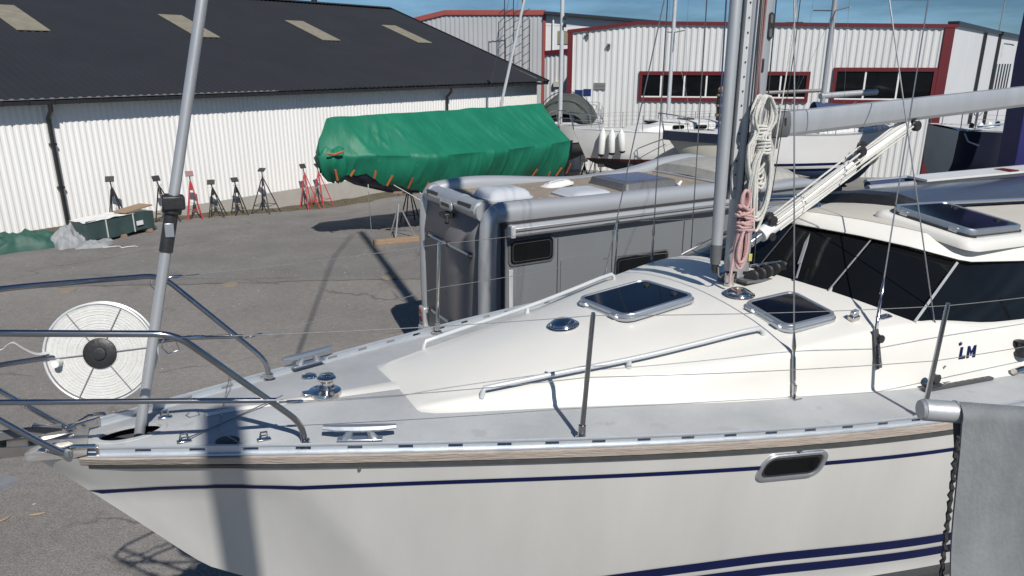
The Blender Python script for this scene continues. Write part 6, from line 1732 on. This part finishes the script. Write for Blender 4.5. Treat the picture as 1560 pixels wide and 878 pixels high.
# C: cream hull, navy sheer
eC, ptC, shC, wC = yacht('sailing_yacht', (5.0, 24.3, 0), R(6), 'cream-hulled yacht with a broad navy sheer band, its bow pointing left', 7.2, 2.5, 2.42, 2.42, .75, M['yc'], M['yblk'], ('wl', ((1.22, M['yblk'], 'antifouled_bottom'),)), rail=(.27, M['yn']), rake=.8)
ymast(eC, 2.15, 2.7, 9, .085, mat('brown_grey_spar', (.22, .20, .19), .5, .2), 0.0, True, 3.2, .9)
sc = empty('furled_sail', mw=eC.matrix_basis @ Matrix.Translation((1.85, -.05, 2.75)), label='black bundled sail with tan ties standing by the mast of the cream yacht', cat='furled sail')
G().tube([(0, 0, 0), (.03, -.02, .3), (-.02, .02, .6), (.02, 0, .85), (0, 0, 1.0)], [.10, .13, .11, .12, .07], 12).build('sail_roll', M['black'], sc)
for z in (.15, .45, .78): G().lathe([(.135, z), (.145, z+.03), (.13, z+.07)], (0, 0, 0), 12).build('tie', M['wood'], sc)
G().lathe([(0, .92), (.09, .92), (.11, 1.0), (.05, 1.08), (0, 1.1)], (0, 0, 0), 10).build('bag', M['wood'], sc)
# D: white hull, blue boot stripes, bow to the right
eD, ptD, shD, wD = yacht('sailing_yacht', (11.9, 22.7, 0), R(197), 'white yacht with twin navy waterline stripes and blue bottom, under the boom', 5.2, 2.3, 2.80, 2.66, 1.0, M['yw'], M['yblue'], ('wl', ((1.86, M['navy'], 'boot_stripe'), (1.78, M['yw'], 'white_stripe'), (1.70, M['navy'], 'boot_stripe'), (1.62, M['yblue'], 'antifouled_bottom'))), rake=1.15)
ymast(eD, 2.9, 3.1, 8.5, .075, M['alu_dull'], 0.0, True, -1.9, .55, .09)
rows = []
for x, h in ((.6, .12), (1.2, .30), (2.2, .42), (3.2, .5)): rows.append([Vector((x, math.cos(a)*.22, 3.0+math.sin(a)*h)) for a in [PI*k/10 for k in range(11)]])
G().loft(rows, closed=False, caps=False).build('sail_cover', M['blue_c'], eD)
for k in range(9):
    G().lathe([(0, 0), (.05+.02*(k % 3), 0), (.04, .08), (0, .1)], (.35+.17*k, .22*math.sin(k*2), 2.82), 8).build('deck_fitting', M['white'] if k % 2 else M['chrome'], eD)
# E: navy hull at right, bow towards us
eE, ptE, shE, wE = yacht('sailing_yacht', (20.3, 18.2, 0), R(172), 'dark navy yacht with a pale grey transom, right of the boom vang', 9.0, 2.6, 3.02, 2.95, 1.15, M['yn'], M['yblk'], ('wl', ((1.75, M['ygrey'], 'antifouled_bottom'),)), rake=.5, trm=M['transom'])
ymast(eE, 3.6, 3.3, 8.5, .07, M['alu_white'], 0, True)
G().tube([(8.6, 1.0, 3.05), (8.0, 1.1, 3.16), (7.0, 1.25, 3.12), (6.0, 1.3, 3.25)], .022, 6).build('mooring_line', mat('pale_blue_rope', (.32, .46, .58), .9), eE)
for k in range(8):
    G().lathe([(0, 0), (.06+.03*(k % 3), 0), (.05, .10), (0, .13)], (8.7-.32*k, .9-.25*(k % 4), 3.02), 8).build('deck_fitting', M['white'] if k % 3 else M['black'], eE)
G().tube([(8.9, .9, 3.0), (8.8, 1.1, 2.7), (8.55, 1.15, 2.6)], .02, 6).build('boarding_ladder', M['stand_w'], eE)
# jack stands below the yachts
i = 0
names = (('olive-hooded yacht', eA, ((1.2, -.9), (1.6, .9), (4.6, -1.1))), ('red-lined yacht', eB, ((.9, -.55), (1.9, -.85), (3.6, -1.0), (6.2, -.95))), ('cream yacht', eC, ((1.2, -.7), (3.2, -.95), (5.6, -.9))), ('blue-bottomed yacht', eD, ((1.0, .7), (2.6, .9), (4.4, .8))), ('navy yacht', eE, ((1.4, -.8), (1.4, .8), (4.0, -1.1), (6.8, 1.0))))
for nm, e, L_ in names:
    for k, (x, y) in enumerate(L_):
        c = e.matrix_basis @ Vector((x, y, 0))
        jack(c.x, c.y, 1.15, K, '%s jack stand under the %s, %s' % (('black', 'black', 'black', 'black')[k], nm, ('the one nearest its bow', 'second from its bow', 'third from its bow', 'the one nearest its stern')[k]), .4*k, (0, 0), .38, tilt=20, group='jack stands under the yachts')

# tall thin pole leaning by the warehouse corner, white
lp0 = Vector((.15, 26.4, 2.9)); 
tp = empty('leaning_mast', (-.35, 24.4, 0), 0, 'slim white mast leaning behind the green-covered boat', 'mast')
G().tube([(0, 0, 0), (.0, 0, 3.3), (1.0, 0, 7.6), (1.35, 0, 9.2)], [.05, .05, .04, .035], 8).build('spar', M['alu_white'], tp)
G().tube([(0, -.02, 3.2), (.9, -.02, 8.6)], .006, 4).build('stay', M['wire'], tp); G().tube([(-.55, 0, 3.0), (.7, 0, 8.4)], .006, 4).build('stay', M['wire'], tp)

# blue travel-lift leg at the right edge
tl = empty('boat_lift', (11.78, 16.6, 0), 0, 'deep blue steel leg of a boat lift at the right edge', 'boat lift')
G().loft([[Vector((x0+a, b, z)) for a, b in ((-w_, -.3), (w_, -.3), (w_, .3), (-w_, .3))] for x0, w_, z in ((0.0, .48, .5), (.0, .48, 2.6), (.0, .56, 4.7), (.0, .56, 6.4))]).build('leg', M['lift'], tl, bevel=.02)
G().bx(-.2, .9, -.35, 7, 6.4, 6.9).build('beam', M['lift'], tl, bevel=.02)
for y in (-.9, .9): G().lathe([(0, -.18), (.42, -.18), (.5, -.1), (.5, .1), (.42, .18), (0, .18)], (0, y, .5), 22, Matrix.Rotation(R(90), 4, 'Y')).build('wheel', M['tyre'], tl)
G().bx(-.5, .5, -1.0, 1.0, .45, .75).build('bogie', M['lift'], tl, bevel=.02)
# spars and boards lying between the yachts and our roof
sr = empty('spar_rack', (9.2, 14.6, 0), R(24), 'rack of spars and a white board with a red patch, lying beyond the pilothouse roof', 'rack')
for x in (-1.5, 1.8):
    for y in (-.4, .5): G().tube([(x, y, 0), (x, y, 2.35)], .035, 6).build('post', M['stand_w'], sr)
    G().tube([(x, -.5, 2.33), (x, .6, 2.33)], .035, 6).build('crossbar', M['stand_w'], sr)
for k, (y, r_, mm) in enumerate(((-.36, .06, M['alu_dull']), (-.1, .075, M['blue_c']), (.2, .05, M['alu_dull']))):
    G().tube([(-3.2+.3*k, y, 2.42), (3.4-.4*k, y, 2.44)], r_, 10).build('spar', mm, sr)
bd_ = G().loft([[Vector((x, y, z)) for y, z in ((-.62-.0, 2.50), (-.2, 2.52), (-.2, 2.56), (-.62, 2.54))] for x in (-2.0, 3.9)]).build('board', M['yw'], sr, smooth=0)
G().bx(.35, .62, -.625, -.3, 2.548, 2.566).build('red_patch', M['red'], bd_, smooth=0)

# bicycle-like clutter below the yachts on the right: trailer frame with wheels
tr = empty('boat_trailer', (8.6, 18.6, 0), R(10), 'low boat trailer with two wheels standing before the light grey hall', 'trailer')
for y in (-.6, .6): G().tube([(-1.8, y*.3, .5), (.2, y, .55), (2.4, y, .6)], .04, 6).build('frame_rail', M['stand_w'], tr)
for x in (-.6, .6, 1.8): G().tube([(x, -.7, .6), (x, .7, .6)], .03, 6).build('crossmember', M['stand_w'], tr)
for y in (-.85, .85): G().lathe([(0, -.09), (.28, -.09), (.33, 0), (.28, .09), (0, .09)], (.8, y, .33), 18, Matrix.Rotation(R(90), 4, 'X')).build('wheel', M['tyre'], tr)
for x, y in ((-.8, 0), (1.2, .5), (2.2, -.5)): G().tube([(x, y, .5), (x+.1, y, 1.5)], .03, 6).build('support', M['stand_k'], tr)
